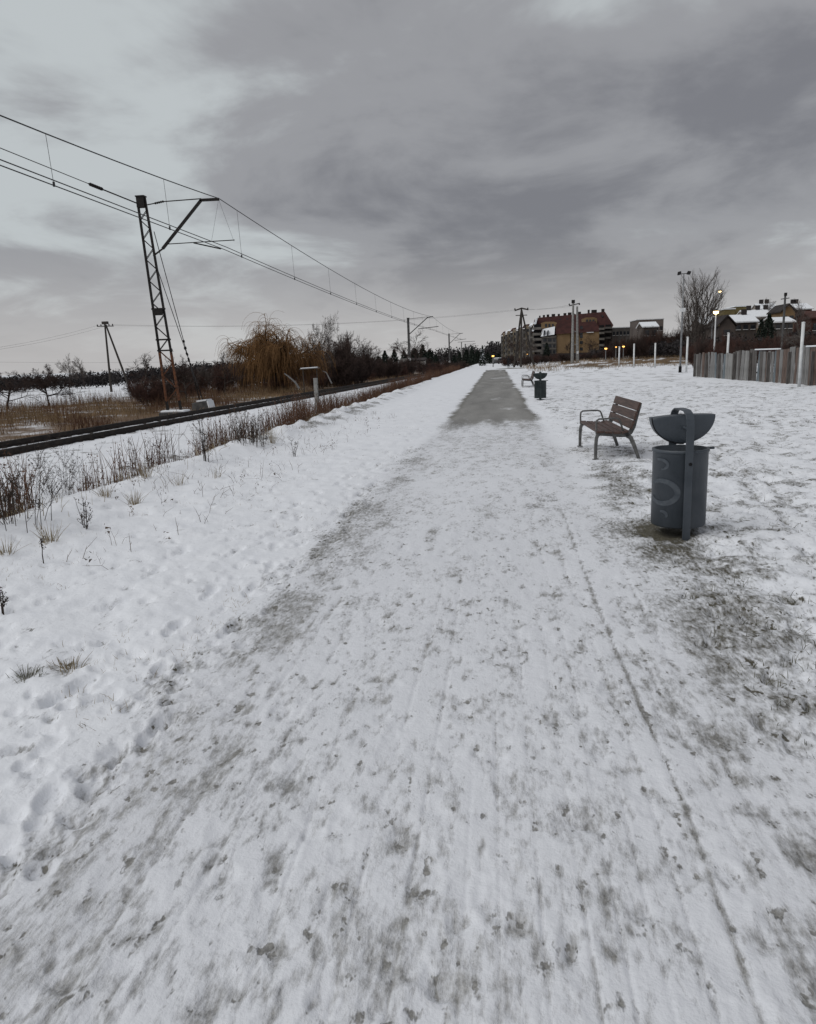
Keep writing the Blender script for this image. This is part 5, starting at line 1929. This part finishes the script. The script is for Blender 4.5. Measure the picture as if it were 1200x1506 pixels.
# ------------------------------------------------------------------ white posts of the field
for i, (u, v, vt, lb) in enumerate(((1175, 570, 475, 'tallest white post, at far right before the board fence'), (1068, 551, 490, 'white post before the middle of the board fence'), (1009, 548, 496, 'white post just right of the floodlight pole'),
                                    (963, 541, 505, 'white post next left of the floodlight pole'), (932, 541, 506, 'thin white post second left of the floodlight pole'), (910, 540, 510, 'shortest white post, nearest the apartment block'))):
    p = ground_px(u, v)
    h = WY(u, vt, p[1])[2] - p[2]
    r_ = thing('white_post', lb, 'post', tuple(p), 0, 'white posts around the field')
    w = [4.2, 2.9, 2.7, 2.2, 2.1, 2.0][i] / FPX * p[1]
    MB().tube([(0, 0, -.1), (rnd.uniform(-.03, .03), 0, h)], w / 2, 10).build('pole', M_WHITE, r_, True)
    MB().lathe([(w * .5, 0), (w * .55, 0), (w * .55, .05), (0, .07)], 10, (0, 0, h - .02)).build('cap', M_WHITE, r_)

# ------------------------------------------------------------------ lamps
M_LAMP = emat('warm_lamp_glow', (1.0, 0.50, 0.12), 3.0)
M_LAMPW = emat('bright_lamp_glow', (1.0, 0.72, 0.32), 7.0)
M_POLE = mat('galvanised_pole', (0.16, 0.165, 0.17), (0.26, 0.265, 0.27), 6, .5, metal=.3)
fp = ground_px(1000, 548)
fl = thing('floodlight_pole', 'tall slim floodlight pole with two lamp heads before the poplar', 'lamp post', tuple(fp))
fh = WY(1000, 403, fp[1])[2] - fp[2]
MB().tube([(0, 0, 0), (0, 0, fh * .4), (0, 0, fh)], [.085, .07, .045], 10).build('pole', M_POLE, fl, True)
MB().bar((-.38, 0, fh), (.38, 0, fh + .02), .05, .05).build('cross_arm', M_STEEL, fl)
for sx in (-1, 1):
    o = MB().box((sx * .36, -.08, fh + .05), (.26, .34, .12), 0, -.5, .2 * sx).build('floodlight', M_STEEL, fl, bevel=.02)
MB().box((.0, -.1, fh * .64), (.42, .06, .3)).build('white_panel', M_WHITE, fl)
MB().box((0, 0, .25), (.2, .2, .5)).build('base_box', M_BLACK, fl)


def lamp(label, u, v, y, vb, bright, rad, arm=0.0, pole=True, pm=None):
    """lit street lamp whose glowing head stands at pixel u,v, y metres away"""
    p = WY(u, v, y)
    z = tz(p[0], y)
    h = p[2] - z
    r_ = thing('street_lamp', label, 'street lamp', (p[0] + arm, y, z))
    MB().tube([(0, 0, 0), (0, 0, h - .1)], [.09, .055], 8).build('pole', pm or M_POLE, r_)
    if arm:
        MB().tube([(0, 0, h - .15), (-arm * .5, 0, h + .05), (-arm, 0, h + .08)], .04, 6).build('arm', pm or M_POLE, r_)
    MB().lathe([(0, .24), (.14, .20), (.22, .08), (.20, .02), (0, .02)], 12, (-arm, 0, h)).build('lamp_head', M_STEEL, r_)
    MB().lathe([(0, .05), (rad, .0), (rad * .9, -rad * .7), (0, -rad * 1.1)], 12, (-arm, 0, h)).build('bulb', M_LAMPW if bright else M_LAMP, r_, True)


lamp('brightest lit street lamp, on a white pole behind the board fence', 1053, 458, 78, 515, True, .26, 0, True, M_WHITE)
lamp('small lit street lamp high beside the poplar', 1059, 428, 120, 470, True, .22, -.9)
lamp('orange street lamp at the end of the path', 725, 523, 135, 535, False, .22)
lamp('dim orange lamp behind the three-legged pole', 776, 520, 170, 530, False, .22)
lamp('orange lamp right of the apartment block, left of three', 891, 512, 128, 525, False, .22)
lamp('faint orange lamp right of the apartment block, middle of three', 906, 510, 131, 525, False, .13)
lamp('orange lamp right of the apartment block, right of three', 917, 509, 129, 525, False, .20)

# utility poles on the right
for lb, u, vt, y in (('slim grey utility pole with short cross arms behind the board fence', 1149, 434, 72), ('short far utility pole with snowy arm near the left hedge', 253, 514, 120)):
    x_, _, z_ = at_u(u, y)
    r_ = thing('utility_pole', lb, 'power pole', (x_, y, z_))
    h = WY(u, vt, y)[2] - z_
    MB().tube([(0, 0, 0), (0, 0, h)], [.13, .09], 8).build('pole', M_DCONC, r_)
    MB().bar((-.35, 0, h - .35), (.35, 0, h - .28), .07, .07).build('cross_arm', M_STEEL, r_)
    MB().box((0.02, 0, h + .05), (.2, .2, .28)).build('pole_head', M_STEEL, r_)

# ------------------------------------------------------------------ parked car under snow
Yc = 192.0
xc, _, zc = at_u(733.5, Yc)
car = thing('parked_car', 'snow-covered car parked beyond the end of the path', 'car', (xc, Yc, zc), math.radians(60))
M_CAR = mat('dark_car_paint', (.03, .032, .036), (.05, .052, .056), 2, .35, spec=.5)
prof = [(-2.0, .35), (-2.05, .75), (-1.75, .88), (-1.55, .95), (1.0, .95), (1.8, .85), (2.05, .65), (2.05, .35)]
MB().prism(prof, -.82, .82, 'y').build('body', M_CAR, car, bevel=.08)
MB().prism([(-1.6, .94), (-1.25, 1.42), (.35, 1.45), (1.0, .94)], -.72, .72, 'y').build('cabin', M_GLASS, car, bevel=.08)
MB().prism([(-1.4, 1.40), (-1.2, 1.54), (.3, 1.56), (.5, 1.42)], -.70, .70, 'y').prism([(1.0, .96), (1.1, 1.04), (1.8, .94), (2.0, .78)], -.7, .7, 'y').build('snow_cover', M_SNOW, car, bevel=.04)
for sx in (-1.3, 1.3):
    for sy in (-.78, .78):
        w_ = MB().tube([(sx, sy - .1, .32), (sx, sy + .1, .32)], .32, 14).build('wheel', M_BLACK, car)
        MB().tube([(sx, sy - .11, .32), (sx, sy + .11, .32)], .17, 10).build('rim', M_POLE, w_)
for sy in (-.6, .6):
    MB().box((2.04, sy, .68), (.06, .3, .14)).build('headlight', M_WHITE, car)
    MB().box((-2.05, sy, .70), (.05, .22, .18)).build('tail_light', M_BRICK, car)

# ------------------------------------------------------------------ person walking far down the path
pw = ground_px(748, 541)
px_, py_ = pw[0], pw[1]
M_COAT = mat('dark_coat', (.012, .012, .014), (.022, .022, .025), 3, .9)
M_SKIN = mat('skin', (.30, .18, .13), (.36, .22, .16), 8, .6)
person = thing('person', 'person in dark clothes walking at the far end of the path', 'person', (px_, py_, tz(px_, py_)), .2)
joints = {'hip': (0, 0, .93, .145), 'waist': (0, 0, 1.08, .14), 'chest': (0, .01, 1.30, .165), 'neck': (0, .0, 1.47, .065), 'headb': (0, .01, 1.56, .085), 'head': (0, .015, 1.66, .10), 'top': (0, .01, 1.74, .06),
          'kl': (-.11, .06, .52, .075), 'al': (-.12, -.10, .10, .05), 'tl': (-.12, .06, .035, .045), 'kr': (.11, .12, .53, .075), 'ar': (.12, .20, .10, .05), 'tr': (.12, .36, .04, .045), 'hl': (-.10, 0, .90, .10), 'hr': (.10, 0, .90, .10),
          'sl': (-.19, 0, 1.40, .075), 'el': (-.26, .05, 1.13, .055), 'wl': (-.25, .18, .92, .042), 'fl': (-.24, .23, .84, .035), 'sr': (.19, 0, 1.40, .075), 'er': (.26, -.06, 1.13, .055), 'wr': (.26, -.02, .90, .042), 'fr': (.25, .02, .82, .035)}
edges = [('hip', 'waist'), ('waist', 'chest'), ('chest', 'neck'), ('neck', 'headb'), ('headb', 'head'), ('head', 'top'), ('hip', 'hl'), ('hip', 'hr'), ('hl', 'kl'), ('kl', 'al'), ('al', 'tl'), ('hr', 'kr'), ('kr', 'ar'), ('ar', 'tr'),
         ('chest', 'sl'), ('sl', 'el'), ('el', 'wl'), ('wl', 'fl'), ('chest', 'sr'), ('sr', 'er'), ('er', 'wr'), ('wr', 'fr')]
names = list(joints)
me = bpy.data.meshes.new('body')
me.from_pydata([joints[n_][:3] for n_ in names], [(names.index(a), names.index(b)) for a, b in edges], [])
body = link('body', me, person, M_COAT)
body.modifiers.new('skin', 'SKIN')
if not me.skin_vertices:
    me.attributes.new('skin', 'FLOAT', 'POINT')
for i, n_ in enumerate(names):
    me.skin_vertices[0].data[i].radius = (joints[n_][3], joints[n_][3])
    me.skin_vertices[0].data[i].use_root = (i == 0)
sd_ = body.modifiers.new('sub', 'SUBSURF')
sd_.levels = 2
sd_.render_levels = 2
MB().lathe([(.112, -.02), (.115, .03), (.095, .09), (.05, .125), (0, .13)], 14, (0, .0, 1.655)).build('cap', M_BLACK, person, True)
